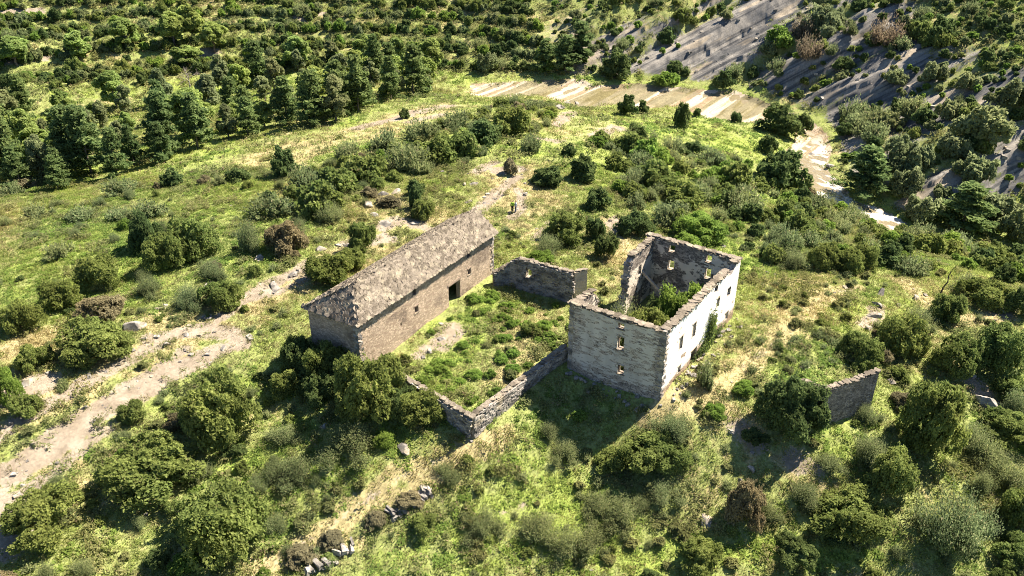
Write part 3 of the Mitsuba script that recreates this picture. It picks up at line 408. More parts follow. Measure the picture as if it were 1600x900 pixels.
for s0, z0, s1, z1 in back_holes:
    put('window', wall_mesh(HC, back_d, [(s0, z0), (s0, z1), (s1, z1), (s1, z0)], [(s0 + .06, z0 + .06, s1 - .06, z1 - .06)], .1, -1).apply_translation(-np.r_[D1, 0] * .32), 'infill_material', house)
    sill(house, HC, back_d, s0, s1, z0 - .04, -.56, .3)

# ---- the barn
BA, BB, BC, BD = (np.array(q) for q in ((-15.17, 67.75), (-2.24, 89.02), (-20.63, 71.28), (-7.93, 92.06)))
barn = thing('stone_barn', 'long low barn with brown stone walls and a hipped roof of rough stone slates', 'barn')
bd, bw = unit(BB - BA), unit(BC - BA); bw = np.array([-bd[1], bd[0]]); BL, BW, ZE, RISE, HIP, RW = 24.85, 6.5, 5.95, 2.2, 2.85, 2.6
barn_holes = [(15.3, -.4, 17.6, 2.95), (19.15, 5.0, 19.8, 5.7), (19.25, 2.65, 19.9, 3.45), (8.85, 4.8, 9.5, 5.6), (9.05, 2.55, 9.7, 3.4), (6.5, 2.3, 6.75, 2.7)]
put('wall', wall_mesh(BA, bd, [(0, -1.2), (0, ZE), (BL, ZE), (BL, -.6)], barn_holes, .6, -1), 'barn_material', barn, label='sunlit brown stone wall with a wide doorway')
P3 = BA + bw * BW
put('wall', wall_mesh(P3, bd, [(0, -1.2), (0, ZE), (BL, ZE), (BL, -.6)], [], .6), 'barn_material', barn)
put('wall', wall_mesh(BA, bw, [(.6, -1.2), (.6, ZE), (BW - .6, ZE), (BW - .6, -1.2)], [], .6), 'barn_material', barn, label='shaded end wall under the hip')
put('wall', wall_mesh(BA + bd * BL, bw, [(.6, -.6), (.6, ZE), (.6, ZE + .25), (RW, ZE + RISE - .1), (BW - .6, ZE + .25), (BW - .6, -.6)], [], .6, -1), 'barn_material', barn)
def b3(s, w, z): q = BA + bd * s + bw * w; return np.array([q[0], q[1], z])
OV, G = .28, .25
SF, SB = RISE / RW, RISE / (BW - RW)          # steeper towards the yard
e0, e1, e2, e3 = b3(-OV, -OV, ZE - SF * OV), b3(BL + G, -OV, ZE - SF * OV), b3(BL + G, BW + OV, ZE - SB * OV), b3(-OV, BW + OV, ZE - SB * OV)
r0, r1 = b3(HIP, RW, ZE + RISE), b3(BL + G, RW, ZE + RISE)
rv = [e0, e1, e2, e3, r0, r1]; th = np.array([0, 0, .16])
rv = np.array([q + th for q in rv] + [q for q in rv]) + [0, 0, .02]
rf = [(0, 1, 5), (0, 5, 4), (1, 2, 5), (2, 3, 4), (2, 4, 5), (3, 0, 4), (0, 6, 7), (0, 7, 1), (1, 7, 8), (1, 8, 2), (2, 8, 9), (2, 9, 3), (3, 9, 6), (3, 6, 0), (6, 11, 7), (6, 10, 11), (7, 11, 8), (8, 10, 9), (8, 11, 10), (9, 10, 6)]
roof = put('roof', trimesh.Trimesh(rv, rf, process=False), 'slate_material', barn, uv=np.c_[np.full(12, .15), np.zeros(12)], label='rough stone slate roof with one hipped end')
rng = np.random.default_rng(11)
slates = []
up_ = np.array([0, 0, 1.])
def slope_slates(eave0, run, inw, length, slope_w, cut0, cut1, rise):
    """rows of overlapping irregular slates; cut0, cut1: how far the row shrinks at either end per metre up"""
    n = unit(np.cross(run, inw)); n = n if n[2] > 0 else -n
    q, row = -.05, 0
    while q < slope_w - .05:
        exp_ = rng.uniform(.21, .29); s = cut0 * q - rng.random() * .4
        while s < length - cut1 * q:
            w = rng.uniform(.32, .68); hgt = exp_ * rng.uniform(1.7, 2.2)
            if s + w * .6 > cut0 * q and s + w * .4 < length - cut1 * q:
                c = eave0 + run * (s + w / 2) + inw * (q + hgt * .42 + rng.normal() * .025) + n * (.19 + .045 + rng.random() * .035) + up_ * .02
                zt_ = unit(n + inw * -.17 + rng.normal(size=3) * .07); x = unit(np.cross(inw, zt_)); y = np.cross(zt_, x)
                slates.append((np.linalg.norm(c - [0, 0, CAM_Z]), frame(x * w * 1.04, y * hgt, zt_ * rng.uniform(.07, .13), c), int(rng.integers(10))))
            s += w
        q += exp_
r3 = np.r_[bd, 0]; w3 = np.r_[bw, 0]
fw, kw = RW + OV, BW - RW + OV
sw, kb, hw = math.hypot(fw, SF * fw), math.hypot(kw, SB * kw), math.hypot(HIP + OV, RISE + SF * OV)
inf_, inb, inh = unit([*(bw * fw), SF * fw]), unit([*(-bw * kw), SB * kw]), unit([*(bd * (HIP + OV)), RISE + SF * OV])
slope_slates(e0, r3, inf_, BL + OV + G, sw, (HIP + OV) / sw, 0, 0)
slope_slates(e3, r3, inb, BL + OV + G, kb, (HIP + OV) / kb, 0, 0)
slope_slates(e0, w3, inh, BW + 2 * OV, hw, fw / hw, kw / hw, 0)
def facing(M):
    n = M[:3, 2] / np.linalg.norm(M[:3, 2]); return n @ unit(np.array([0, 0, CAM_Z]) - M[:3, 3])
slates.sort(key=lambda q: -(max(facing(q[1]), .05) / q[0] ** 2 * np.linalg.norm(q[1][:3, 0]) * np.linalg.norm(q[1][:3, 1])))
for _, M, v in slates[:290]: scene[new_key('slate', roof)] = instance(f'slab_shape_{v}', M)
def joined(pieces, shape):
    out, us = [], []
    for M, v in pieces:
        d_ = scene[f'{shape}_shape_{v}']['piece']; vv, ff, _, uv, _ = meshkit.WRITTEN[d_['filename']]
        out.append(trimesh.Trimesh(vv @ M[:3, :3].T + M[:3, 3], ff, process=False)); us.append(uv)
    return trimesh.util.concatenate(out), None if us[0] is None else np.vstack(us)
mesh, uv = joined([(M, v) for _, M, v in slates[290:]], 'slab')
put('slates', mesh, 'slate_material', roof, uv=uv, label='the remaining stone slates of the barn roof', kind='stuff')
coping(roof, r0 + up_ * .22, r1 + up_ * .22, .3, size=(.4, .7), thick=(.08, .14), name='ridge_stone', over=.08)
coping(roof, e0 + up_ * .2, r0 + up_ * .2, .24, size=(.35, .6), name='ridge_stone', over=.06)
coping(roof, e3 + up_ * .2, r0 + up_ * .2, .24, size=(.35, .6), name='ridge_stone', over=.06)
coping(roof, e1 + up_ * .2 - r3 * .12, r1 + up_ * .2 - r3 * .12, .3, size=(.4, .6), name='ridge_stone', over=.06)
for s0, z0, s1, z1 in barn_holes[:5]:
    big = s1 - s0 > 1
    sill(barn, BA, bd, s0, s1, z1 + (.14 if big else .07), -.1, .34, 'lintel', .28 if big else .14, 'timber_material')
    if not big:
        put('window', wall_mesh(BA, bd, [(s0, z0), (s0, z1), (s1, z1), (s1, z0)], [(s0 + .07, z0 + .07, s1 - .07, z1 - .07)], .1, -1).apply_translation(np.r_[bw, 0] * .3), 'timber_material', barn)
        sill(barn, BA, bd, s0, s1, z0 - .05, -.1, .3)
put('door', wall_mesh(BA, bd, [(15.3, -.4), (15.3, 2.95), (17.6, 2.95), (17.6, -.4)], [(15.5, -.4, 17.4, 2.78)], .2, -1).apply_translation(np.r_[bw, 0] * .25), 'timber_material', barn, label='wide dark open doorway')

rng = np.random.default_rng(6)
for oo, da, db, z0 in ((BA, bd, bw, -1.0), (BB, -bd, bw, -.4)):   # corner stones
    z, i = z0, 0
    while z < ZE - .35:
        h = rng.uniform(.24, .4); l, w = ((.7, .4) if i % 2 else (.4, .65)); l *= rng.uniform(.85, 1.15)
        q = oo + da * (l / 2 - .03) + db * (w / 2 - .03); s_ = 1 if da @ bd > 0 else -1
        scene[new_key('corner_stone', barn)] = instance(f'stone_shape_{rng.integers(10)}', frame(np.r_[da, 0] * l, np.r_[db, 0] * w * s_, np.array([0, 0, h * .93]), [q[0], q[1], z + h / 2])); z += h; i += 1
# ---- dry stone walls
def dry_wall(key, pts, tops, bottoms, t=.55, cap=(.5, .85), seed=1, body='rubble_material', facing_stones=True, holes=None, gap=0.):
    """a wall along pts (x, y), its top and foot heights given at each point"""
    rng = np.random.default_rng(seed); faces = []
    for i in range(len(pts) - 1):
        a, b = np.array(pts[i], float), np.array(pts[i + 1], float); L = np.linalg.norm(b - a); d = (b - a) / L; n = np.array([d[1], -d[0]])
        outline = [(0, bottoms[i])] + jag(0, L, tops[i], tops[i + 1], .5, .07, rng) + [(L, bottoms[i + 1])]
        hs = (holes or {}).get(i, [])
        put('wall', wall_mesh(a - n * t / 2, d, outline, hs, t), body, key)
        coping(key, [*a, tops[i] - .02], [*b, tops[i + 1] - .02], t, size=cap, thick=(.1, .2), rng=rng, over=.05, tilt=.16, gap=gap)
        if facing_stones:
            s = 0
            z = 0
            for side in (-1, 1):
                z = min(bottoms[i], bottoms[i + 1]) + .1
                while z < max(tops[i], tops[i + 1]):
                    h = rng.uniform(.12, .22); s = rng.random() * .2
                    while s < L:
                        l = rng.uniform(.22, .6); u = (s + l / 2) / L
                        tp = tops[i] + (tops[i + 1] - tops[i]) * min(u, 1); bt = bottoms[i] + (bottoms[i + 1] - bottoms[i]) * min(u, 1)
                        inhole = any(q[0] - .1 < s + l / 2 < q[2] + .1 and q[1] - .1 < z + h / 2 < q[3] + .1 for q in hs)
                        if bt < z + h / 2 < tp and not inhole and rng.random() < .93:
                            c = a + d * (s + l / 2) + n * side * (t / 2 + rng.uniform(-.04, .05))
                            m = rough_box(l * .95, .22, h * .92, rng, .12)
                            M = frame(np.r_[d, 0], np.r_[n, 0], up_, [c[0], c[1], z + h / 2]); m.apply_transform(M); faces.append(m)
                        s += l
                    z += h
    if faces: put('facing_stones', trimesh.util.concatenate(faces), 'rock_material', key, label='dry laid stones of the wall faces', kind='stuff')
yard = thing('courtyard_wall', 'low dry stone wall with flat capping stones enclosing the overgrown courtyard corner', 'stone wall')
dry_wall(yard, [(-11.4, 66.9), (-6.7, 62.6), (-3.8, 59.75), (.2, 64.7), (3.9, 69.2), (5.5, 70.6)], [.75, .8, .8, .9, 1.1, 1.6], [-1.4, -1.8, -2.2, -1.7, -1.2, -1.0], seed=3)
short = thing('ruined_wall', 'broken stone wall with a small window standing between barn and house', 'stone wall')
dry_wall(short, [(-2.3, 86.2), (-.2, 86.6)], [1.9, 3.0], [-.5, -.5], seed=4, t=.6)
dry_wall(short, [(-.2, 86.6), (1.0, 85.9)], [3.2, 4.1], [-.6, -.6], seed=6, t=.6)
dry_wall(short, [(.9, 85.9), (7.0, 82.6)], [4.1, 3.9], [-.6, -.6], seed=8, t=.6, holes={0: [(1.0, 2.0, 1.75, 3.1)]})
dry_wall(short, [(7.15, 82.7), (8.6, 83.6)], [3.9, 3.8], [-.6, -.6], seed=9, t=.55, body='infill_material', facing_stones=False)
gable = thing('ruined_wall', 'shaded grey remnant wall of a lost outbuilding beside a dark overgrown bush', 'stone wall')
dry_wall(gable, [(28.7, 61.35), (31.6, 62.7), (34.9, 64.25)], [2.7, 2.65, 2.85], [-2.2, -2.3, -2.3], seed=12, t=.6, facing_stones=False, cap=(.3, .6))
dry_wall(gable, [(28.55, 61.75), (27.6, 63.3)], [2.6, 2.4], [-2.2, -2.0], seed=13, t=.6, facing_stones=False, cap=(.3, .6))
# ---- tumbled lines of stones and single rocks
def rock_mesh(rng, flat=1.):
    m = trimesh.creation.icosphere(subdivisions=3); v = m.vertices
    v = v * (1 + .45 * (meshkit.fbm(v * 1.3 + rng.random(3) * 50, 3, int(rng.integers(99))) - .5)[:, None])
    for _ in range(16):
        n = unit(rng.normal(size=3)); c = rng.uniform(.42, .8); dd = v @ n; v = v - np.maximum(dd - c, 0)[:, None] * n
    v += (meshkit.fbm(v * 5, 2, 4)[:, None] - .5) * .09
    m.vertices = v; return m
for v in range(7): group(f'rock_shape_{v}', rock_mesh(np.random.default_rng(200 + v)), 'rock_material', smooth=35)
def rot(yaw, tilt=0., ta=0.):
    c, s = math.cos(yaw), math.sin(yaw); R = np.array([[c, -s, 0], [s, c, 0], [0, 0, 1.]])
    if tilt: R = np.array(trimesh.transformations.rotation_matrix(tilt, [math.cos(ta), math.sin(ta), 0]))[:3, :3] @ R
    return R
rng = np.random.default_rng(21)
ROCK_LIST = []
for i, (x, y, w, h) in enumerate(ROCKS):
    R = rot(rng.random() * 6.3, rng.normal() * .25, rng.random() * 6); hh = max(h * .75, w * .35)
    M = np.eye(4); M[:3, :3] = R @ np.diag([w * .46, w * .36 * rng.uniform(.8, 1.1), hh * .6]); M[:3, 3] = [x, y, gz(x, y) - hh * .06]
    k = new_key('rock'); scene[k] = instance(f'rock_shape_{rng.integers(7)}', M); ROCK_LIST.append((k, x, y, w, h))
def tumbled(label, pts, seed, n=44):
    key = thing('tumbled_wall', label, 'stone wall'); rng = np.random.default_rng(seed)
    pts = np.array(pts, float); L = np.r_[0, np.cumsum(np.linalg.norm(np.diff(pts, axis=0), axis=1))]
    for i in range(n):
        s = rng.random() * L[-1]; q = np.array([np.interp(s, L, pts[:, 0]), np.interp(s, L, pts[:, 1])]) + rng.normal(size=2) * .22
        yaw = math.atan2(*(pts[-1] - pts[0])[::-1]) + math.pi / 2 + rng.normal() * .25
        R = rot(yaw, rng.normal() * .5 + .3, yaw)
        M = np.eye(4); M[:3, :3] = R @ np.diag([rng.uniform(.5, .95), rng.uniform(.2, .4), rng.uniform(.18, .4)]); M[:3, 3] = [*q, gz(*q) + rng.uniform(.0, .5)]
        scene[new_key('stone', key)] = instance(f'stone_shape_{rng.integers(10)}', M)
tumbled('short line of leaning dry stone slabs in the sloping meadow below the courtyard', [(-10.9, 52.3), (-9.0, 53.5), (-7.2, 54.9)], 31, 60)
tumbled('low tumbled stones at the lower edge of the meadow', [(-16.7, 47.4), (-15.2, 48.3), (-13.4, 49.7)], 32, 26)
# ---- plants
def stuff_key(name): COUNT['stuff ' + name] = COUNT.get('stuff ' + name, 0) + 1; return f"{name}__{COUNT['stuff ' + name]:05d}"
def leaf_material(key, c1, c2, trans=.5, patch=.35, dry=None, s=.25):
    def fn(p, n, uv):
        f = noise(p.x * s, p.y * s, p.z * s + 3)
        g = noise(p.x * s * .55 + 40, p.y * s * .55, 8)
        c = mix(C3(*c1), C3(*c2), dr.clip(uv.x * .75 + (f - .4) * .5, 0, 1)) * mix(C3(.88, .95, .95), C3(1.16, 1.06, .92), g)
        if dry: c = mix(c, C3(*dry), smoothstep(.93, .97, uv.x) * .8)
        return c * (1 - patch + 2 * patch * noise(p.x * s * 2.3 + 9, p.y * s * 2.3, p.z * s * 2.3))
    scene[key] = {'type': 'principledthin', 'base_color': mikit.proc(fn), 'roughness': .6, 'diff_trans': 2 * trans}
leaf_material('box_leaf', (.112, .158, .050), (.275, .325, .110), dry=(.34, .30, .16))
leaf_material('juniper_leaf', (.066, .108, .046), (.165, .22, .086))
leaf_material('broom_leaf', (.135, .180, .090), (.265, .31, .155), dry=(.36, .33, .2))
leaf_material('dry_leaf', (.17, .155, .10), (.30, .275, .18))
leaf_material('fresh_leaf', (.13, .22, .050), (.27, .38, .100), trans=.55)
leaf_material('pine_leaf', (.088, .145, .060), (.23, .295, .12), s=.12)
leaf_material('tree_leaf', (.21, .30, .10), (.40, .48, .18), trans=.62, s=.12)
leaf_material('pale_leaf', (.16, .20, .10), (.30, .34, .19), s=.12)
leaf_material('russet_leaf', (.16, .135, .105), (.26, .22, .17), s=.12)
def bark_fn(p, n, uv): return mix(C3(.09, .07, .055), C3(.22, .19, .16), fbm(p.x * 5, p.y * 5, p.z * 1.5, 2))
scene['bark'] = diffuse(bark_fn)
def tris(centers, normals, size, rng, stretch=1.6, up=None):
    """one pointed leaf spray per centre: a two-triangle blade"""
    n = normals / (np.linalg.norm(normals, axis=1, keepdims=True) + 1e-9)
    r = rng.normal(size=n.shape) if up is None else up + .35 * rng.normal(size=n.shape)
    t = r - (r * n).sum(1, keepdims=True) * n; t /= np.linalg.norm(t, axis=1, keepdims=True) + 1e-9
    b = np.cross(n, t); s = np.broadcast_to(np.asarray(size, float).reshape(-1, 1), (len(n), 1))
    v = np.stack([centers - t * s * stretch * .5, centers + b * s * .5 + n * s * .12, centers + t * s * stretch * .5, centers - b * s * .5 + n * s * .12], 1).reshape(-1, 3)
    i = np.arange(len(n))[:, None] * 4
    f = np.vstack([i + [0, 1, 2], i + [0, 2, 3]])
    u = np.repeat(rng.random(len(n)), 4)
    return v, f, u
def soup(parts):
    V, F, U, k = [], [], [], 0
    for v, f, u in parts: V.append(v); F.append(f + k); U.append(u); k += len(v)
    return np.vstack(V), np.vstack(F), np.concatenate(U)
def on_sphere(n, rng): v = rng.normal(size=(n, 3)); return v / np.linalg.norm(v, axis=1, keepdims=True)
def lobes_leaves(cs, rs, n, size, rng, low=-.55, gap=.30, rand=.75, freq=4.2, stretch=1.6):
    area = rs ** 2; which = rng.choice(len(rs), n, p=area / area.sum())
    d = on_sphere(n, rng); d[:, 2] = np.where(d[:, 2] < low, -d[:, 2], d[:, 2])
    rad = rs[which] * (1.04 - .34 * rng.random(n) ** 2.2)
    bump = meshkit.fbm((cs[which] + d * rs[which][:, None]) * freq, 3, int(rng.integers(1000)))
    bump = np.clip((bump - .5) * 1.5 + .5, 0, 1)
    rad = rad * (.45 + 1.05 * bump)
    c = cs[which] + d * rad[:, None]
    keep = bump > gap
    tree_in = np.zeros(n, bool)
    for q, r in zip(cs, rs): tree_in |= np.linalg.norm(c - q, axis=1) < r * .62
    keep &= ~tree_in & (c[:, 2] > .01)
    c, d = c[keep], d[keep]
    nn = d * (1 - rand) + rng.normal(size=d.shape) * rand * .6 + [0, 0, .28]
    tone = rng.random(len(rs))[which][keep]
    v, f, u = tris(c, nn, size * (.5 + 1.0 * rng.random(len(c))), rng, stretch)
    return v, f, .55 * u + .45 * np.repeat(tone, 4)
def bush_mesh(seed, n, size, lobes=13, spread=.70, tall=1.0, **kw):
    """a bush one metre in radius and one metre tall"""
    rng = np.random.default_rng(seed)
    a = rng.random(lobes) * 6.283; r = spread * np.sqrt(rng.random(lobes)); h = (.25 + .6 * rng.random(lobes)) * (1 - .5 * (r / spread) ** 2)
    rs = rng.uniform(.11, .36, lobes) ; cs = np.c_[r * np.cos(a), r * np.sin(a), h]
    rs[0], cs[0] = .42, [0, 0, .40]
    cs[:, 2] = np.maximum(cs[:, 2], rs * .55)
    V, F, U = lobes_leaves(cs, rs, n, size, rng, **kw)
    tw = []
    for _ in range(70):          # sprigs that stand out of the outline
        i = rng.integers(lobes); d = unit(rng.normal(size=3) + [0, 0, .7]); k = max(4, n // 700)
        t = rng.random(k) * rng.uniform(.1, .3); c = cs[i] + d * (rs[i] * .85 + t[:, None]) + rng.normal(size=(k, 3)) * .022
        if c[:, 2].min() > .02: tw.append(tris(c, rng.normal(size=(k, 3)), size * (.9 - 1.4 * t), rng))
    V, F, U = soup([(V, F, U)] + tw)
    V[:, 2] *= tall; V /= np.array([np.percentile(np.abs(V[:, 0]), 99), np.percentile(np.abs(V[:, 1]), 99), np.percentile(V[:, 2], 99)])
    return V, F, U
def broom_mesh(seed, shoots, size, per=9):
    """upright sprays of thin shoots fanning from the base"""
    rng = np.random.default_rng(seed); C, N, S, UP = [], [], [], []
    clumps = rng.normal(size=(9, 2)) * .42
    for k in range(shoots):
        o = clumps[rng.integers(9)] + rng.normal(size=2) * .13
        d = np.array([o[0] * .9 + rng.normal() * .25, o[1] * .9 + rng.normal() * .25, 1.0]); d /= np.linalg.norm(d)
        L = rng.uniform(.45, 1.0) * (1 - .35 * np.linalg.norm(o)); t = np.linspace(.25, 1, per) + rng.normal(size=per) * .04
        p = np.r_[o * .6, 0] + d * (t * L)[:, None]; p[:, 2] -= .12 * t ** 2 * np.linalg.norm(o)
        C.append(p + rng.normal(size=(per, 3)) * .028); N.append(rng.normal(size=(per, 3)) + [0, 0, .3]); S.append(np.full(per, size) * (1.1 - .5 * t)); UP.append(np.tile(d, (per, 1)))
    V, F, U = tris(np.vstack(C), np.vstack(N), np.concatenate(S), rng, 2.6, np.vstack(UP))
    V /= np.array([np.percentile(np.abs(V[:, 0]), 98), np.percentile(np.abs(V[:, 1]), 98), np.percentile(V[:, 2], 98)])
    return V, F, U
def limb(p0, p1, r0, r1, k=6):
    p0, p1 = np.array(p0, float), np.array(p1, float); d = unit(p1 - p0); x = unit(np.cross(d, [.3, .9, .2])); y = np.cross(d, x)
    a = np.arange(k) * 2 * np.pi / k; ring = np.cos(a)[:, None] * x + np.sin(a)[:, None] * y
    v = np.vstack([p0 + ring * r0, p1 + ring * r1, [p1]]); i = np.arange(k); j = (i + 1) % k
    return trimesh.Trimesh(v, np.vstack([np.c_[i, j, j + k], np.c_[i, j + k, i + k], np.c_[i + k, j + k, i * 0 + 2 * k]]), process=False)
def bent(p0, p1, r0, r1, rng, n=4, amp=.06):
    p0, p1 = np.array(p0, float), np.array(p1, float); L = np.linalg.norm(p1 - p0)
    P = [p0 + (p1 - p0) * t + (rng.normal(size=3) * amp * L * (0 < t < 1)) for t in np.linspace(0, 1, n + 1)]
    R = np.linspace(r0, r1, n + 1)
    return trimesh.util.concatenate([limb(P[i], P[i + 1], R[i], R[i + 1]) for i in range(n)])
def pine_parts(seed, n_clump=26, size=.036):
    """one metre tall, about .33 in radius"""
    rng = np.random.default_rng(seed); wood = [bent([0, 0, -.03], [rng.normal() * .02, rng.normal() * .02, .97], .02, .004, rng, 5, .012)]; P = []
    levels = 11
    for i in range(levels):
        t = .16 + .82 * i / (levels - 1); L = (.34 * (1 - t) ** .75 + .035) * rng.uniform(.8, 1.15)
        for k in range(int(rng.integers(5, 8))):
            a = rng.random() * 6.283; l = L * rng.uniform(.6, 1.15); rise = rng.uniform(-.05, .28) * l
            e = np.array([math.cos(a) * l, math.sin(a) * l, t + rise]); wood.append(limb([0, 0, t], e, .006, .002, 4))
            for q in np.linspace(.4, 1.0, 4 if l > .12 else 2):
                c = np.array([0, 0, t]) + (e - [0, 0, t]) * q
                m = n_clump; off = rng.normal(size=(m, 3)) * np.array([.034, .034, .016]) * (.7 + .6 * rng.random())
                nn = rng.normal(size=(m, 3)) * .6 + [0, 0, .7]
                P.append(tris(c + off + [0, 0, .008], nn, size * (.5 + .7 * rng.random(m)), rng, 2.0))
    return trimesh.util.concatenate(wood), soup(P)
def tree_parts(seed, n=11000, size=.036, lobes=36, slim=1.0, low=.3):
    """one metre tall, about .36 in radius"""
    rng = np.random.default_rng(seed); wood = [bent([0, 0, -.03], [rng.normal() * .02, rng.normal() * .02, .6], .026, .014, rng, 4, .02)]
    a = rng.random(lobes) * 6.283; h = low + (.92 - low) * rng.random(lobes); prof = np.sin(np.clip((h - low + .12) / (1.06 - low), 0, 1) * np.pi) ** .6
    r = .29 * slim * prof * np.sqrt(rng.random(lobes)); rs = rng.uniform(.05, .115, lobes) * (.6 + .4 * prof) * slim ** .5
    cs = np.c_[r * np.cos(a), r * np.sin(a), np.minimum(h, 1 - rs)]
    for c in cs[:12]: wood.append(bent([0, 0, max(.2, c[2] * .55)], c, .009, .003, rng, 2, .08))
    return trimesh.util.concatenate(wood), lobes_leaves(cs, rs, n, size, rng, low=-.8, gap=.36, rand=.7, freq=9.)
def bare_parts(seed):
    rng = np.random.default_rng(seed); wood = [bent([0, 0, -.03], [.03, 0, .5], .03, .016, rng, 3, .03)]
    def grow(p, d, L, r, depth):
        e = p + d * L; wood.append(bent(p, e, r, r * .6, rng, 2, .08))
        if depth:
            for _ in range(3): grow(e if rng.random() < .6 else p + d * L * .6, unit(d + rng.normal(size=3) * .55 + [0, 0, .1]), L * rng.uniform(.55, .8), r * .55, depth - 1)
    for _ in range(6): grow(np.array([.02, 0, rng.uniform(.25, .5)]), unit(rng.normal(size=3) * [1, 1, .3] + [0, 0, .7]), .22, .01, 3)
    return trimesh.util.concatenate(wood)
def leafy(key, mesh, bsdf, wood=None):
    V, F, U = mesh
    ply = mikit.ply((V, F), bsdf, uv=np.c_[U, V[:, 2]])
    scene[key] = {'type': 'shapegroup', 'crown': ply, 'trunk': mikit.ply(wood, 'bark', smooth=True)} if wood is not None else {'type': 'shapegroup', 'foliage': ply}
SHAPES = {}
def in_view(P, m=4): return (np.abs(P[:, 0]) < P[:, 1] * .70 + 12) & (P[:, 1] > 36)
def yard_zone(P): return shapely.contains_xy(Polygon([BA, BB, (1, 86), (7, 82.6), HB_, (3.9, 69.2), (-3.8, 59.75), (-11.4, 66.9)]), P[:, 0], P[:, 1])
def reg(kind, key): SHAPES.setdefault(kind, []).append(key)
for v in range(4):
    for kind, bs, base, lob in (('box', 'box_leaf', 300, 26), ('juniper', 'juniper_leaf', 330, 16), ('dry', 'dry_leaf', 360, 22), ('fresh', 'fresh_leaf', 390, 28)):
        leafy(f'{kind}_near_{v}', bush_mesh(base + v, 19000, .044, lob), bs); reg(kind + '_near', f'{kind}_near_{v}')
        leafy(f'{kind}_far_{v}', bush_mesh(base + 10 + v, 3200, .105, lob), bs); reg(kind + '_far', f'{kind}_far_{v}')
    leafy(f'scrub_shape_{v}', bush_mesh(490 + v, 1100, .19, 10), ['box_leaf', 'juniper_leaf', 'fresh_leaf', 'broom_leaf'][v]); reg('scrub', f'scrub_shape_{v}')
    leafy(f'lowscrub_shape_{v}', bush_mesh(520 + v, 900, .17, 12) if v < 2 else broom_mesh(530 + v, 110, .10, 6), ['heath_leaf', 'box_leaf', 'broom_leaf', 'broom_leaf'][v]); reg('lowscrub', f'lowscrub_shape_{v}')
    leafy(f'broom_near_{v}', broom_mesh(420 + v, 900, .030, 11), 'broom_leaf'); reg('broom_near', f'broom_near_{v}')
    leafy(f'broom_far_{v}', broom_mesh(430 + v, 260, .085, 7), 'broom_leaf'); reg('broom_far', f'broom_far_{v}')
    leafy(f'dead_far_{v}', broom_mesh(440 + v, 300, .06, 7), 'russet_leaf'); reg('russet_far', f'dead_far_{v}')
    w_, c_ = pine_parts(450 + v); leafy(f'pine_{v}', c_, 'pine_leaf', w_); reg('pine', f'pine_{v}')
    w_, c_ = tree_parts(460 + v); leafy(f'broadleaf_{v}', c_, 'tree_leaf', w_); reg('tree', f'broadleaf_{v}')
    w_, c_ = tree_parts(470 + v, 8000, .034, 34, .8, .2); leafy(f'paletree_{v}', c_, 'pale_leaf', w_); reg('pale', f'paletree_{v}')
    leafy(f'palebush_{v}', bush_mesh(480 + v, 4200, .10, 14), 'pale_leaf'); reg('palebush', f'palebush_{v}')
RNGV = np.random.default_rng(77)
PLANT_LIST = []   # key, kind, x, y, width, height
def plant(name, shape, x, y, D, Hh_, radius=1.0, sink=.04, rng=RNGV, base=None):
    """radius: the shape's own radius for a height of one"""
    keys = SHAPES[shape]; M = np.eye(4); yaw = rng.random() * 6.283
    M[:3, :3] = rot(yaw) @ np.diag([D / 2 / radius * rng.uniform(.93, 1.07), D / 2 / radius * rng.uniform(.93, 1.07), Hh_])
    if radius == 1.0: M[:3, :3] = rot(0, rng.normal() * .06, rng.random() * 6) @ M[:3, :3]
    M[:3, 3] = [x, y, (gz(x, y) if base is None else base) - sink * Hh_]
    k = new_key(name); scene[k] = instance(keys[int(rng.integers(len(keys)))], M); PLANT_LIST.append((k, shape, x, y, D, Hh_)); return k
NAME = {'o': ('box_bush', 'box'), 'd': ('juniper_bush', 'juniper'), 'g': ('broom_bush', 'broom'), 'b': ('dry_bush', 'dry'), 'l': ('leafy_bush', 'fresh')}
for kind, x, y, D, hh in PLANTS:
    dist = math.hypot(x, y)
    if kind == 'l' and yard_zone(np.array([[x, y]]))[0]: D, hh = D * .62, hh * .6
    if kind == 'p': plant('pine_tree', 'pine', x, y, D, max(hh, D * .85), .34)
    elif kind == 't': plant('broadleaf_tree', 'tree', x, y, D, hh, .36)
    elif kind == 'w': plant('pale_bush', 'palebush', x, y, D, hh)
    elif kind == 'b' and y > 190: plant('russet_bush', 'russet_far', x, y, D, hh)
    else:
        nm, sh = NAME[kind]; plant(nm, sh + ('_near' if dist < 108 and D > 1.6 else '_far'), x, y, D, hh)
# occupied ground
footprints = [Polygon([HA, HC, HD, HB_]).buffer(.5), Polygon([BA, BB, BD, BC]).buffer(.6), LineString([(-11.4, 66.9), (-3.8, 59.75), (5.5, 70.6)]).buffer(.6), LineString([(-2.3, 86.2), (1, 85.9), (7, 82.6), (8.6, 83.6)]).buffer(.6), LineString([(27.6, 63.3), (28.6, 61.4), (34.9, 64.3)]).buffer(.6)]
built = shapely.unary_union(footprints)
house_in = Polygon([HA, HC, HD, HB_]).buffer(-.8)
def mask_at(P): return _gm(np.c_[P[:, 1], P[:, 0]])
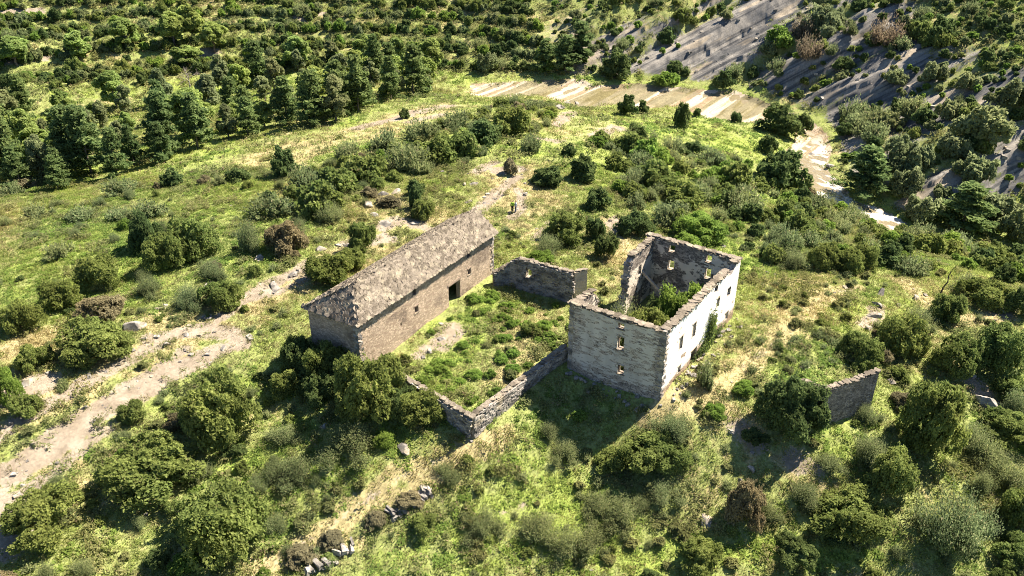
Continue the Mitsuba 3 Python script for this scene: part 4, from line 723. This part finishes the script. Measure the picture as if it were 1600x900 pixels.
# inside the house
for x, y, D, hh, sh in ((10.6, 69.6, 3.6, 3.4, 'juniper_near'), (14.0, 71.0, 5.0, 5.6, 'box_near'), (17.2, 73.9, 5.4, 6.0, 'fresh_near'), (12.6, 74.6, 4.2, 4.2, 'broom_near'), (19.9, 76.8, 4.6, 5.0, 'fresh_near'), (15.9, 69.2, 3.6, 5.0, 'box_near'), (14.6, 75.0, 3.6, 4.6, 'juniper_near'), (9.0, 73.0, 4.0, 2.6, 'fresh_near')):
    plant({'juniper_near': 'juniper_bush', 'fresh_near': 'leafy_bush', 'broom_near': 'broom_bush', 'box_near': 'box_bush'}[sh], sh, x, y, D, hh)
for s_, o_, D, hh, sh in ((.6, 1.7, 3.6, 3.4, 'juniper_near'), (3.2, 2.0, 4.4, 4.0, 'box_near'), (5.9, 1.8, 4.2, 3.6, 'juniper_near'), (2.0, 4.6, 3.8, 2.8, 'juniper_near'), (5.2, 4.8, 3.6, 2.4, 'box_near')):
    q = BA + bw * s_ - bd * o_; plant('juniper_bush' if 'jun' in sh else 'box_bush', sh, *q, D, hh)
# ---- the wood in the dip
def fill(area, n, rng, gap, extra=lambda P: np.ones(len(P), bool)):
    poly = Polygon(area); x0, y0, x1, y1 = poly.bounds; out = []
    tree_ = []
    for _ in range(n * 60):
        q = np.array([rng.uniform(x0, x1), rng.uniform(y0, y1)])
        if not shapely.contains_xy(poly, *q) or not extra(q[None])[0]: continue
        g = gap(q) if callable(gap) else gap
        if tree_ and np.min(np.linalg.norm(np.array(tree_) - q, axis=1)) < g: continue
        tree_.append(q)
        if len(tree_) >= n: break
    return np.array(tree_)
rng = np.random.default_rng(88)
meadow = shapely.unary_union([Polygon(LUSH[3]).buffer(0), Polygon(LUSH[4]).buffer(0)])
for q in fill(AREAS['forest'], 104, rng, lambda q: 4.2 if q[1] - np.interp(q[0], [-90, -70, -55, -30, -5], [118, 116, 132, 155, 190]) < 20 else 8., lambda P: ~(shapely.contains_xy(meadow, P[:, 0], P[:, 1]))):
    near_edge = q[1] - np.interp(q[0], [-90, -70, -55, -30, -5], [118, 116, 132, 155, 190])
    u = rng.random(); h = rng.uniform(5.8, 12.2)
    pine = u < (.9 if q[0] < -20 and near_edge < 19 else .1)
    if near_edge < 4: h *= .75
    if pine: plant('pine_tree', 'pine', *q, h * rng.uniform(.55, .75), h, .34)
    elif u < .75: plant('broadleaf_tree', 'tree', *q, h * rng.uniform(.55, .8), h * .85, .36)
    else: plant('pale_tree', 'pale', *q, h * rng.uniform(.45, .6), h * .85, .3)
tree_xy = np.array([(p[2], p[3]) for p in PLANT_LIST if 'tree' in p[0]])
# ---- hedged terraces of the far hillside
def far_ok(P): return (mask_at(P)[:, 4] > 4) & (mask_at(P)[:, 3] < .35)
slope_x, slope_y = None, None
hedges = []
cand = np.c_[rng.uniform(-185, 45, 30000), rng.uniform(165, 330, 30000)]
cand = cand[far_ok(cand) & (np.abs(cand[:, 0]) < cand[:, 1] * .72)]
SMOOTH = gaussian_filter(BASE, 3.5)
zs_ = map_coordinates(SMOOTH, [(cand[:, 1] - GY0) / GS, (cand[:, 0] - GX0) / GS], order=1)
ph = zs_ / 2.3 + .9 * n2(cand, 60, 73); ph = ph - np.floor(ph)
dens = np.where(ph < .36, .85, .025) * np.clip(.3 + 1.5 * n2(cand, 18, 74), 0, 1) + .07 * np.clip((n2(cand, 40, 72) - .55) * 6, 0, 1)
cand = cand[rng.random(len(cand)) < dens]
taken = []
cell = {}
for q in cand:
    s = rng.uniform(1.3, 2.7) * (1.5 if rng.random() < .12 else 1)
    c = (int(q[0] // 3), int(q[1] // 3))
    if any(np.hypot(*(q - o)) < (s + t) * .33 for a in (-1, 0, 1) for b in (-1, 0, 1) for o, t in cell.get((c[0] + a, c[1] + b), ())): continue
    cell.setdefault(c, []).append((q, s)); hedges.append((q, s))
hedges.sort(key=lambda t: -t[1] / np.linalg.norm(t[0]))
def stuff_instance(name, shape, x, y, D, hh, rng):
    keys = SHAPES[shape]; M = np.eye(4); M[:3, :3] = rot(rng.random() * 6.283) @ np.diag([D / 2, D / 2 * rng.uniform(.85, 1.15), hh]); M[:3, 3] = [x, y, gz(x, y) - .05 * hh]
    scene[stuff_key(name)] = instance(keys[int(rng.integers(len(keys)))], M)
print('hedges', len(hedges))
for i, (q, s) in enumerate(hedges):
    sh = rng.choice(['box_far', 'juniper_far', 'broom_far', 'fresh_far', 'palebush'], p=[.34, .36, .1, .1, .1]); D = s * 1.25; hh = s * rng.uniform(.75, 1.2)
    if i < 280: plant('terrace_bush', sh, *q, D, hh, rng=rng)
    elif i < 1500: stuff_instance('scrub', 'scrub', *q, D, hh, rng)
# trees on the hillside
for x, y, D, hh in ((-118, 224, 9, 8), (-108, 232, 9, 9), (-96, 236, 10, 10), (-92, 240, 8, 11), (-84, 233, 9, 9), (-130, 215, 10, 8), (-88, 222, 8, 6), (14, 213, 8, 9), (18, 217, 8, 10), (9, 214, 7, 8), (-40, 225, 8, 8), (-58, 222, 8, 9)):
    plant('broadleaf_tree' if x < 0 else 'pine_tree', 'tree' if x < 0 else 'pine', x, y, D, hh, .36 if x < 0 else .34)
# ---- bushes of the steep slope
cand = np.c_[rng.uniform(12, 175, 9000), rng.uniform(115, 290, 9000)]
mk = mask_at(cand); okc = (mk[:, 4] > 2.0) & (mk[:, 3] > .35) & (np.abs(cand[:, 0]) < cand[:, 1] * .74)
dn = np.clip(.55 + .9 * np.clip((cand[:, 0] - 78) / 30, 0, 1) - .45 * mk[:, 0] + (n2(np.c_[np.c_[cand, gzs(cand)] @ BED, cand[:, 0] * .15], 5, 81) - .5) * 1.7, 0, 1)
cand = cand[okc & (rng.random(len(cand)) < dn)]
cell, slope_b = {}, []
for q in cand:
    s = 1.2 + 3.6 * rng.random() ** 2.6
    c = (int(q[0] // 5), int(q[1] // 5))
    if any(np.hypot(*(q - o)) < (s + t) * .44 for a in (-1, 0, 1) for b in (-1, 0, 1) for o, t in cell.get((c[0] + a, c[1] + b), ())): continue
    cell.setdefault(c, []).append((q, s)); slope_b.append((q, s))
slope_b.sort(key=lambda t: -t[1] / np.linalg.norm(t[0]))
print('slope', len(slope_b))
for i, (q, s) in enumerate(slope_b):
    sh = rng.choice(['box_far', 'juniper_far', 'broom_far', 'palebush', 'russet_far'], p=[.36, .32, .12, .19, .01]); hh = s * rng.uniform(.65, 1.0)
    if i < 290: plant('slope_bush', sh, *q, s * 1.15, hh, rng=rng)
    elif i < 1400: stuff_instance('scrub', 'scrub', *q, s * 1.15, hh, rng)
cand = np.c_[rng.uniform(14, 160, 6000), rng.uniform(120, 280, 6000)]
mk = mask_at(cand); cand = cand[(mk[:, 4] > 1.0) & (mk[:, 3] > .35) & (np.abs(cand[:, 0]) < cand[:, 1] * .72) & (rng.random(len(cand)) < .25 + mk[:, 0])]
for q in cand[:600]:
    s = .2 + .8 * rng.random() ** 3; M = np.eye(4); M[:3, :3] = rot(rng.random() * 6.3, rng.normal() * .3, rng.random() * 6) @ np.diag([s, s * .8, s * .6]); M[:3, 3] = [*q, gz(*q) + .1 * s]
    scene[stuff_key('scree')] = instance(f'stone_shape_{rng.integers(10)}', M)
cand = np.c_[rng.uniform(-50, 70, 9000), rng.uniform(38, 125, 9000)]
mk = mask_at(cand); cand = cand[(mk[:, 2] < -.5) & (rng.random(len(cand)) < np.clip(mk[:, 0] - .1, 0, .5) + .008)]
for q in cand[:900]:
    s = .12 + .35 * rng.random() ** 3; M = np.eye(4); M[:3, :3] = rot(rng.random() * 6.3, rng.normal() * .3, rng.random() * 6) @ np.diag([s * 1.4, s, s * .6]); M[:3, 3] = [*q, gz(*q) + .05 * s]
    scene[stuff_key('loose_stones')] = instance(f'stone_shape_{rng.integers(10)}', M)
# ---- thickets on the spur
def clear_of(P, d=.3):
    m = mask_at(P); pts = shapely.points(P[:, 0], P[:, 1])
    return (m[:, 0] < .35) & (shapely.distance(built, pts) > d) & (m[:, 2] < -.5)
def thicket(area, n, gap, smin, smax, p, name, near):
    for q in fill(AREAS[area], n, rng, gap, clear_of):
        sh = rng.choice(['box', 'juniper', 'broom', 'dry', 'fresh'], p=p); s = smin + (smax - smin) * rng.random() ** 1.6
        plant(name, sh + ('_near' if near else '_far'), *q, s, s * rng.uniform(.5, .8), rng=rng)
thicket('near_mass', 215, 1.7, 1.8, 4.2, [.34, .12, .34, .04, .16], 'thicket_bush', False)
thicket('ridge_band', 130, 1.5, 1.4, 3.2, [.42, .1, .36, .08, .04], 'ridge_bush', False)
AREAS['field'] = [(-95, 118), (-70, 112), (-45, 125), (-22, 130), (-20, 100), (-30, 84), (-60, 68), (-90, 75)]
thicket('field', 80, 2.2, .8, 2.1, [.2, .06, .56, .12, .06], 'field_bush', True)
thicket('right_low', 46, 2.0, 1.0, 2.6, [.3, .04, .5, .1, .06], 'meadow_bush', True)
thicket('left_low', 40, 1.8, 1.0, 2.4, [.36, .04, .4, .14, .06], 'meadow_bush', True)
cand = np.c_[rng.uniform(-50, 60, 14000), rng.uniform(38, 105, 14000)]
dn = np.clip((n2(cand, 9, 95) - .45) * 2.2, 0, .45) + np.clip((n2(cand, 4, 96) - .5) * 1.5, 0, .3)
dn = dn * np.where(yard_zone(cand), .45, 1)
cand = cand[(rng.random(len(cand)) < dn * .9) & clear_of(cand, .5) & in_view(cand, 2)]
for q in cand[:650]:
    D = rng.uniform(.6, 1.3); stuff_instance('low_scrub', 'lowscrub', *q, D, D * rng.uniform(.4, .75), rng)
cand = np.c_[rng.uniform(-16, 7, 900), rng.uniform(60, 88, 900)]; cand = cand[yard_zone(cand) & clear_of(cand, .3)]
for q in cand[:70]:
    D = rng.uniform(.5, 1.5); stuff_instance('weeds', 'fresh_far', *q, D, D * rng.uniform(.35, .6), rng)
for s, o_, nn_ in [(rng.uniform(4, 12.5), rng.normal() * 1.3, 0) for _ in range(80)]:
    q = HB_ + left_d * s + (-D2) * (.3 + o_); r_ = rng.uniform(.15, .5)
    M = np.eye(4); M[:3, :3] = rot(rng.random() * 6.3, rng.normal() * .4, rng.random() * 6) @ np.diag([r_ * 1.4, r_, r_ * .7]); M[:3, 3] = [*q, gz(*q) + .08]
    scene[stuff_key('loose_stones')] = instance(f'stone_shape_{rng.integers(10)}', M)
for _ in range(70):
    a_ = rng.random(); q = HA + D1 * rng.uniform(-.5, 18) - D2 * rng.uniform(.2, 1.6) if a_ < .6 else HA + D2 * rng.uniform(0, 10) - D1 * rng.uniform(.2, 1.5); r_ = rng.uniform(.1, .38)
    M = np.eye(4); M[:3, :3] = rot(rng.random() * 6.3, rng.normal() * .4, rng.random() * 6) @ np.diag([r_ * 1.4, r_, r_ * .7]); M[:3, 3] = [*q, gz(*q) + .06]
    scene[stuff_key('loose_stones')] = instance(f'stone_shape_{rng.integers(10)}', M)
# ---- low cover: tufts, herbs and undergrowth
def tuft_patch(seed, n, h, w, spread, lean=.5):
    rng = np.random.default_rng(seed); a = rng.random(n) * 6.283
    kx = rng.normal(size=(max(4, n // 14), 2)) * spread * .5
    o = kx[rng.integers(len(kx), size=n)] + rng.normal(size=(n, 2)) * spread * .16
    base = np.c_[o, np.full(n, -.06)]; d = np.c_[rng.normal(size=(n, 2)) * lean, np.ones(n)]; L = h * (.4 + .8 * rng.random(n))
    tip = base + d / np.linalg.norm(d, axis=1, keepdims=True) * L[:, None]
    b = np.c_[np.cos(a), np.sin(a), np.zeros(n)] * (w * (.5 + rng.random(n)))[:, None]
    v = np.stack([base - b, base + b, tip], 1).reshape(-1, 3); f = np.arange(3 * n).reshape(-1, 3)
    return v, f, np.repeat(rng.random(n), 3)
def herb_patch(seed, n, h, size, spread):
    rng = np.random.default_rng(seed); kx = rng.normal(size=(max(3, n // 22), 2)) * spread * .5
    o = kx[rng.integers(len(kx), size=n)] + rng.normal(size=(n, 2)) * spread * .14
    c = np.c_[o, h * rng.random(n) ** .8]; nn = rng.normal(size=(n, 3)) * .6 + [0, 0, .8]
    return tris(c, nn, size * (.6 + .8 * rng.random(n)), rng, 1.5)
leaf_material('dry_grass', (.22, .205, .105), (.345, .32, .18), trans=.55, patch=.2)
leaf_material('green_grass', (.165, .225, .064), (.275, .33, .112), trans=.55, patch=.25, dry=(.4, .33, .16))
leaf_material('lush_grass', (.14, .225, .055), (.235, .325, .095), trans=.55, patch=.2)
leaf_material('heath_leaf', (.15, .175, .075), (.27, .285, .135), patch=.3, dry=(.28, .20, .15))
COVER = {}
for kind, bs, mk_ in (('dry_grass', 'dry_grass', lambda s, k: tuft_patch(s, 150 // k, .42 * k ** .5, .035 * k, 1.5 * k)), ('green_grass', 'green_grass', lambda s, k: tuft_patch(s, 150 // k, .45 * k ** .5, .04 * k, 1.5 * k)),
                      ('lush_grass', 'lush_grass', lambda s, k: herb_patch(s, 130 // k, .35 * k ** .5, .14 * k, 1.5 * k)), ('undergrowth', 'heath_leaf', lambda s, k: herb_patch(s, 220 // k, .6 * k ** .5, .12 * k, 1.2 * k))):
    for k in (1, 2):
        for v in range(4):
            leafy(f'{kind}_patch_{k}_{v}', mk_(500 + v + 10 * k + len(kind), k), bs)
rng = np.random.default_rng(99)
def jitter_grid(x0, x1, y0, y1, st):
    xs, ys = np.meshgrid(np.arange(x0, x1, st), np.arange(y0, y1, st)); P = np.c_[xs.ravel(), ys.ravel()]
    return P + (rng.random(P.shape) - .5) * st * .95
def in_view(P, m=4): return (np.abs(P[:, 0]) < P[:, 1] * .70 + 12) & (P[:, 1] > 36)
P1 = jitter_grid(-95, 95, 36, 128, 1.05); P1 = P1[in_view(P1)]
P2 = jitter_grid(-200, 190, 128, 285, 2.1); P2 = P2[in_view(P2)]
N = 0
for P, k in ((P1, 1), (P2, 2)):
    m = mask_at(P); pts = shapely.points(P[:, 0], P[:, 1])
    d_b = shapely.distance(shapely.unary_union([built, house_in]), pts)
    nv = n2(P, 4.5, 91)
    z = gzs(P)
    for i in np.nonzero((m[:, 2] < -.3) & (d_b > .15))[0]:
        q = P[i]; v = m[i, 1] + (nv[i] - .5) * .55 + rng.normal() * .08
        if rng.random() < m[i, 0] * 1.5 or (m[i, 5] < .25 and rng.random() < .72): continue
        low = .55 + .9 * nv[i]
        if m[i, 4] > 2: kind = 'undergrowth' if rng.random() < .55 else ('dry_grass' if v < .45 else 'green_grass')
        elif v < .22: kind = 'dry_grass'
        elif v < .62: kind = 'green_grass' if rng.random() < .58 else ('undergrowth' if nv[i] > .52 else 'dry_grass')
        else: kind = 'lush_grass' if rng.random() < .42 else ('undergrowth' if nv[i] > .58 and rng.random() < .4 else 'green_grass')
        M = np.eye(4); s = rng.uniform(.8, 1.25); M[:3, :3] = rot(rng.random() * 6.283) @ np.diag([s, s, s * low * (.55 if kind == 'lush_grass' else .8)]); M[:3, 3] = [*q, z[i]]
        nrm = _gn((q[1], q[0])); ax = np.cross([0, 0, 1], nrm); an = math.asin(min(1, np.linalg.norm(ax)))
        if an > .01: M[:3, :3] = np.array(trimesh.transformations.rotation_matrix(an, ax))[:3, :3] @ M[:3, :3]
        scene[stuff_key(kind)] = instance(f'{kind}_patch_{k}_{rng.integers(4)}', M); N += 1
print('cover', N, 'plants', len(PLANT_LIST))
# ---- people on the path
def chain_body(bones, edge=.035):
    """one continuous figure: hulls of spheres along the bones, joined and smoothed"""
    body = m3.Manifold()
    for (a, ra), (b, rb) in bones:
        pa, pb = m3.Manifold.sphere(ra, 12).translate(a), m3.Manifold.sphere(rb, 12).translate(b)
        body = body + m3.Manifold.batch_hull([pa, pb])
    body = body.refine_to_length(edge); m = body.to_mesh()
    t = trimesh.Trimesh(m.vert_properties[:, :3], m.tri_verts, process=True)
    trimesh.smoothing.filter_taubin(t, iterations=6); return t
for key_, rgb in (('skin', (.45, .28, .20)), ('dark_cloth', (.02, .02, .025)), ('jeans_cloth', (.09, .11, .17)), ('lime_cloth', (.32, .52, .06)), ('grey_cloth', (.46, .48, .52)), ('dark_hair', (.03, .02, .015))):
    scene[key_] = {'type': 'twosided', 'bsdf': {'type': 'diffuse', 'reflectance': {'type': 'rgb', 'value': list(rgb)}}}
def person(x, y, yaw, label, trousers, top, step, bend):
    key = thing('person', label, 'person'); z0 = gz(x, y)
    J = lambda px, py, pz: (px, py, pz)
    hip, chest, neck, head = J(0, 0, .93), J(0, -.02, 1.32), J(0, -.02, 1.48), J(0, .02, 1.62)
    kl, kr = J(-.10, .06 * step, .50), J(.11, -.03 * step, .50); fl, fr = J(-.11, .02 + .16 * step, .07), J(.12, -.16 * step, .07)
    el, er = J(-.27, -.02, 1.12), J(.27, .02, 1.12); hl, hr = J(-.25, .12 + bend * .1, .92 + bend * .12), J(.26, .14, .90)
    body = [((hip, .13), (chest, .15)), ((J(-.14, -.02, 1.38), .075), (J(.14, -.02, 1.38), .075)), ((neck, .058), (head, .06)), ((head, .088), (J(0, .035, 1.67), .092)), ((J(0, .11, 1.62), .02), (J(0, .125, 1.61), .016)),
            ((J(-.09, 0, .9), .095), (kl, .06)), ((kl, .058), (fl, .042)), ((J(.09, 0, .9), .095), (kr, .06)), ((kr, .058), (fr, .042)),
            ((fl, .04), (J(fl[0], fl[1] + .15, .04), .036)), ((fr, .04), (J(fr[0], fr[1] + .15, .04), .036)),
            ((J(-.19, -.02, 1.37), .06), (el, .043)), ((el, .04), (hl, .03)), ((J(.19, -.02, 1.37), .06), (er, .043)), ((er, .04), (hr, .03))]
    for h, s in ((hl, -1), (hr, 1)):
        body.append(((h, .035), (J(h[0], h[1] + .03, h[2] - .07), .033)))
        for q in range(4): body.append(((J(h[0], h[1] + .015 + q * .018 - .01, h[2] - .08), .010), (J(h[0] - s * .012, h[1] + .02 + q * .018, h[2] - .145 + .012 * abs(q - 1)), .008)))
        body.append(((J(h[0] - s * .015, h[1] + .05, h[2] - .03), .011), (J(h[0] - s * .03, h[1] + .09, h[2] - .075), .009)))
    def put_part(name, mesh, mat, lab=None):
        mesh.apply_transform(np.array(trimesh.transformations.rotation_matrix(yaw, [0, 0, 1]))); mesh.apply_translation([x, y, z0 - .01])
        return put(name, mesh, mat, key, smooth=True, label=lab)
    put_part('body', chain_body(body, .03), 'skin')
    g = .012
    put_part('trousers', chain_body([((J(-.05, 0, .93), .135 + g), (J(.05, 0, .93), .135 + g)), ((J(-.09, 0, .9), .1 + g), (kl, .07 + g)), ((kl, .068 + g), (J(*fl[:2], .12), .055 + g)), ((J(.09, 0, .9), .1 + g), (kr, .07 + g)), ((kr, .068 + g), (J(*fr[:2], .12), .055 + g))]), trousers)
    put_part('jacket', chain_body([((J(0, 0, 1.0), .145 + g), (chest, .165 + g)), ((J(-.14, -.02, 1.38), .085 + g), (J(.14, -.02, 1.38), .085 + g)), ((J(-.19, -.02, 1.37), .068 + g), (el, .052 + g)), ((el, .05 + g), (J(*[(a * .25 + b * .75) for a, b in zip(el, hl)]), .04 + g)), ((J(.19, -.02, 1.37), .068 + g), (er, .052 + g)), ((er, .05 + g), (J(*[(a * .25 + b * .75) for a, b in zip(er, hr)]), .04 + g))]), top)
    put_part('hair', chain_body([((J(0, -.025, 1.69), .09), (J(0, -.035, 1.64), .088))]), 'dark_hair')
    put_part('shoe', chain_body([((J(fl[0], fl[1] - .03, .05), .05), (J(fl[0], fl[1] + .16, .04), .045))]), 'dark_cloth')
    put_part('shoe', chain_body([((J(fr[0], fr[1] - .03, .05), .05), (J(fr[0], fr[1] + .16, .04), .045))]), 'dark_cloth')
person(.05, 108.1, math.radians(150), 'person in a lime green jacket and black trousers standing on the path', 'dark_cloth', 'lime_cloth', .3, 0)
person(.52, 108.0, math.radians(120), 'person in a light grey top and blue jeans on the path', 'jeans_cloth', 'grey_cloth', .9, 1)
# ---- fallen beam, snag, bare trees
beam = trimesh.creation.box([7.2, .22, .26]); beam = beam.subdivide(); beam.vertices += (meshkit.noise(beam.vertices * 3, 3)[:, None] - .5) * .06
a_, b_ = np.array([14.0, 82.7, 5.1]), np.array([17.9, 80.2, 1.4]); dd_ = unit(b_ - a_); yy_ = unit(np.cross([0, 0, 1], dd_))
beam.apply_transform(frame(dd_, yy_, np.cross(dd_, yy_), (a_ + b_) / 2))
scene['grey_timber'] = diffuse(lambda p, n, uv: mix(C3(.30, .28, .255), C3(.46, .43, .39), fbm(p.x * 3, p.y * 3, p.z * 3, 2)))
put('timber_beam', beam, 'grey_timber', label='weathered grey roof beam leaning inside the roofless house', cat='beam')
rng = np.random.default_rng(61)
sx, sy = 51.3, 85.5; sz = gz(sx, sy)
put('dead_tree', trimesh.util.concatenate([bent([sx, sy, sz - .2], [sx + .5, sy, sz + 1.5], .12, .09, rng, 3, .04), bent([sx + .5, sy, sz + 1.5], [sx + 1.5, sy + .3, sz + 4.3], .09, .035, rng, 4, .05), bent([sx + .45, sy, sz + 1.2], [sx + 1.3, sy - .4, sz + 1.9], .05, .02, rng, 2, .05), bent([sx + 1.1, sy, sz + 3.0], [sx + .8, sy + .2, sz + 3.9], .04, .015, rng, 2, .05)]), 'dark_bark', label='bare dead trunk leaning beside the stony path', cat='dead tree')
scene['dark_bark'] = {'type': 'twosided', 'bsdf': {'type': 'diffuse', 'reflectance': {'type': 'rgb', 'value': [.06, .05, .045]}}}
scene['grey_bark'] = {'type': 'twosided', 'bsdf': {'type': 'diffuse', 'reflectance': {'type': 'rgb', 'value': [.30, .27, .25]}}}
for i, (x, y, h, lab) in enumerate(((-82.6, 206.7, 7, 'pale grey leafless tree standing in the bright meadow beyond the wood'), (-88.4, 200.3, 5, 'smaller leafless tree at the near edge of the bright meadow'))):
    m = bare_parts(700 + i); m.apply_scale(h); m.apply_translation([x, y, gz(x, y)]); put('dead_tree', m, 'grey_bark' if i == 0 else 'dark_bark', smooth=True, label=lab, cat='dead tree')
# ---- creeper on the white wall
def creeper(pts, n, seed, size=.14):
    rng = np.random.default_rng(seed); c, nn = [], []
    for s, z, rs, rz in pts:
        k = int(n * rs * rz); q = rng.normal(size=(k, 2)) * .5
        out = -D2; o = HA[None] + D1[None] * (s + q[:, :1] * rs) + out[None] * (.05 + .55 * rng.random((k, 1)) ** 2 * np.clip(1 - np.abs(q[:, :1]), .2, 1))
        zz_ = z + q[:, 1] * rz; keep = zz_ > -.6
        c.append(np.c_[o, zz_][keep]); nn.append((np.r_[out, .5] + rng.normal(size=(k, 3)) * .6)[keep])
    return tris(np.vstack(c), np.vstack(nn), size * (.6 + .8 * rng.random(sum(map(len, c)))), rng)
V_, F_, U_ = creeper([(11.3, 1.0, 1.6, 2.0), (11.6, 2.6, 1.2, 1.8), (9.8, .2, 2.0, 1.2), (13.6, .4, 1.6, 1.0)], 260, 5)
put('creeper', (V_, F_), 'juniper_leaf', label='dark green creeper climbing the whitewashed wall of the roofless house', cat='creeper', uv=np.c_[U_, V_[:, 2]])
V_, F_, U_ = creeper([(11.7, 2.2, .9, 1.4), (10.4, .6, 1.0, .8)], 120, 6)
put('creeper', (V_ + np.r_[-D2 * .12, 0], F_), 'fresh_leaf', label='lighter green spray of creeper over the dark one on the white wall', cat='creeper', uv=np.c_[U_, V_[:, 2]])
# ---- descriptions: what each plant and rock looks like and what it stands beside
ORD = ['', 'second', 'third', 'fourth', 'fifth', 'sixth', 'seventh', 'eighth', 'ninth', 'tenth']
yard_poly = Polygon([BA, BB, (1, 86), (7, 82.6), HB_, (3.9, 69.2), (-3.8, 59.75), (-11.4, 66.9)])
house_poly, barn_poly = Polygon([HA, HC, HD, HB_]), Polygon([BA, BB, BD, BC])
yard_line, gable_line, short_line = footprints[2].buffer(-.5), footprints[4].buffer(-.5), footprints[3].buffer(-.5)
tracks_line = shapely.unary_union([LineString(p) for w, p in TRACKS['dirt_track']])
def region(x, y, m):
    q = Point(x, y)
    if house_poly.contains(q): return 'inside the roofless house'
    if barn_poly.distance(q) < 4.5 and not yard_poly.contains(q):
        return 'by the shaded barn end' if (np.array([x, y]) - BA) @ bd < 1 else 'just behind the barn'
    if yard_line.distance(q) < 3: return 'beside the low courtyard wall'
    if yard_poly.contains(q): return 'in the overgrown courtyard'
    if house_poly.distance(q) < 4.5: return 'beside the roofless house'
    if gable_line.distance(q) < 4.5: return 'beside the grey remnant wall'
    if m[4] > 2: return 'on the steep river slope' if m[3] > .3 else 'on the far terraced hillside'
    if m[2] > -7: return 'on the bank of the riverbed'
    if tracks_line.distance(q) < 3.5: return 'beside the dirt track' if x < -10 else 'beside the path beyond the barn'
    if y < 66: return 'in the meadow below the track' if x < -14 else 'in the meadow below the courtyard' if x < 10 else 'on the slope below the house' if x < 27 else 'below the grey remnant wall'
    if y < 100: return 'between track and green field' if x < -12 else 'near the ruins' if x < 25 else 'on the rise beyond the house'
    if m[4] > -28 and x < -5: return 'in the wood beyond the field'
    return 'in the field by the wood' if x < -20 else 'on the spur beyond the barn' if x < 14 else 'between the house and the river'
LOOK = {'box': 'olive green rounded bush', 'juniper': 'dark green dense bush', 'broom': 'grey green feathery bush', 'dry': 'brownish dry bush', 'fresh': 'bright green leafy bush', 'pine': 'dark green pine tree', 'tree': 'green broadleaf tree', 'pale': 'pale green slender tree', 'palebush': 'pale grey green bush', 'russet': 'reddish brown dry bush'}
GROUPS = {'forest': 'trees of the wood', 'terrace_bush': 'bushes on the far terraces', 'slope_bush': 'bushes on the steep rocky slope', 'thicket_bush': 'thicket between house and river', 'ridge_bush': 'bushes along the ridge', 'meadow_bush': 'bushes in the rough meadows'}
def split_labels(rows):
    """rows: (key, phrase, x, y).  Adds left to right order, within rows from front to back where there are many."""
    by = {}
    for r in rows: by.setdefault(r[1], []).append(r)
    for phrase, rs in by.items():
        rs.sort(key=lambda r: r[2] / r[3])
        if len(rs) == 1: yield rs[0][0], phrase, False
        elif len(rs) <= 9: yield from ((r[0], f"{phrase}, {side(i, len(rs))}", False) for i, r in enumerate(rs))
        else:
            rs.sort(key=lambda r: math.hypot(r[2], r[3])); k = -(-len(rs) // 8)
            bands = np.array_split(np.arange(len(rs)), min(k, 5))
            for b, nm in zip(bands, {2: ('front row', 'back row'), 3: ('front row', 'middle row', 'back row'), 4: ('front row', 'second row', 'third row', 'back row'), 5: ('front row', 'second row', 'third row', 'fourth row', 'back row')}[len(bands)]):
                part = sorted((rs[i] for i in b), key=lambda r: r[2] / r[3])
                if len(part) <= 14: yield from ((r[0], f"{phrase}, {nm}, {side(i, len(part))}", False) for i, r in enumerate(part))
                else:
                    for c, nm2 in zip(np.array_split(np.arange(len(part)), 7), ('far left', 'left', 'left of centre', 'centre', 'right of centre', 'right', 'far right')):
                        for i in c: yield part[i][0], f"{phrase}, {nm}, {nm2}", True
def side(i, n):
    if n == 2: return ('left one', 'right one')[i]
    if i == 0: return 'leftmost'
    if i == n - 1: return 'rightmost'
    return f"{ORD[i]} from left" if i < n / 2 else f"{ORD[n - 1 - i]} from right"
XY = np.array([(r[2], r[3]) for r in PLANT_LIST]); MK = mask_at(XY)
rows = []
for (k, sh, x, y, D, hh), m in zip(PLANT_LIST, MK):
    s = sh.replace('_near', '').replace('_far', ''); treeish = s in ('pine', 'tree', 'pale')
    size = ('tall' if hh > 9 else 'low') if treeish else ('tiny' if D < 1.4 else 'small' if D < 2.2 else 'medium' if D < 2.8 else 'sizeable' if D < 3.4 else 'large' if D < 4.3 else 'broad' if D < 5.8 else 'huge')
    rows.append((k, f"{size} {LOOK[s]} {region(x, y, m)}", x, y))
KIND_OF = {r[0]: r for r in PLANT_LIST}
for k, text, shared in split_labels(rows):
    stem_ = k.rsplit('_', 1)[0] if k[-3:].isdigit() else k
    note(k, text, 'tree' if 'tree' in stem_ else 'bush', GROUPS.get('forest' if 'tree' in stem_ else stem_, f"{stem_.replace('_', ' ')}es around the ruins"))
ROCK_LABELS = {0: 'split upright rock slabs standing on the ridge above the barn', 5: 'large dark jagged boulder beside the narrow field path', 11: 'grey boulder beside the bushes above the stony track'}
rows = []
RM = mask_at(np.array([(r[1], r[2]) for r in ROCK_LIST]))
for (k, x, y, w, h), m in zip(ROCK_LIST, RM):
    size = 'small' if w < .9 else 'medium' if w < 1.9 else 'large'
    rows.append((k, f"{size} {'flat ' if h < w * .55 else 'rounded ' if h < w * .85 else 'upright '}grey rock {region(x, y, m)}", x, y))
for k, text, shared in split_labels(rows): note(k, text, 'rock', 'rocks around the ruins')
for k, text in (('grass', ''), ('dry_grass', 'straw coloured dry grass tufts'), ('green_grass', 'yellow green meadow grass'), ('lush_grass', 'bright green broad leaved weeds'), ('undergrowth', 'low grey green undergrowth'), ('scrub', 'small dark scrub bushes covering the far hillsides'), ('weeds', 'bright green leafy weeds in the courtyard'), ('low_scrub', 'knee high scrub dotted through the meadows'), ('scree', 'loose grey stones on the steep slope'), ('loose_stones', 'small loose stones on bare ground')):
    if text: note(k, text, kind='stuff')
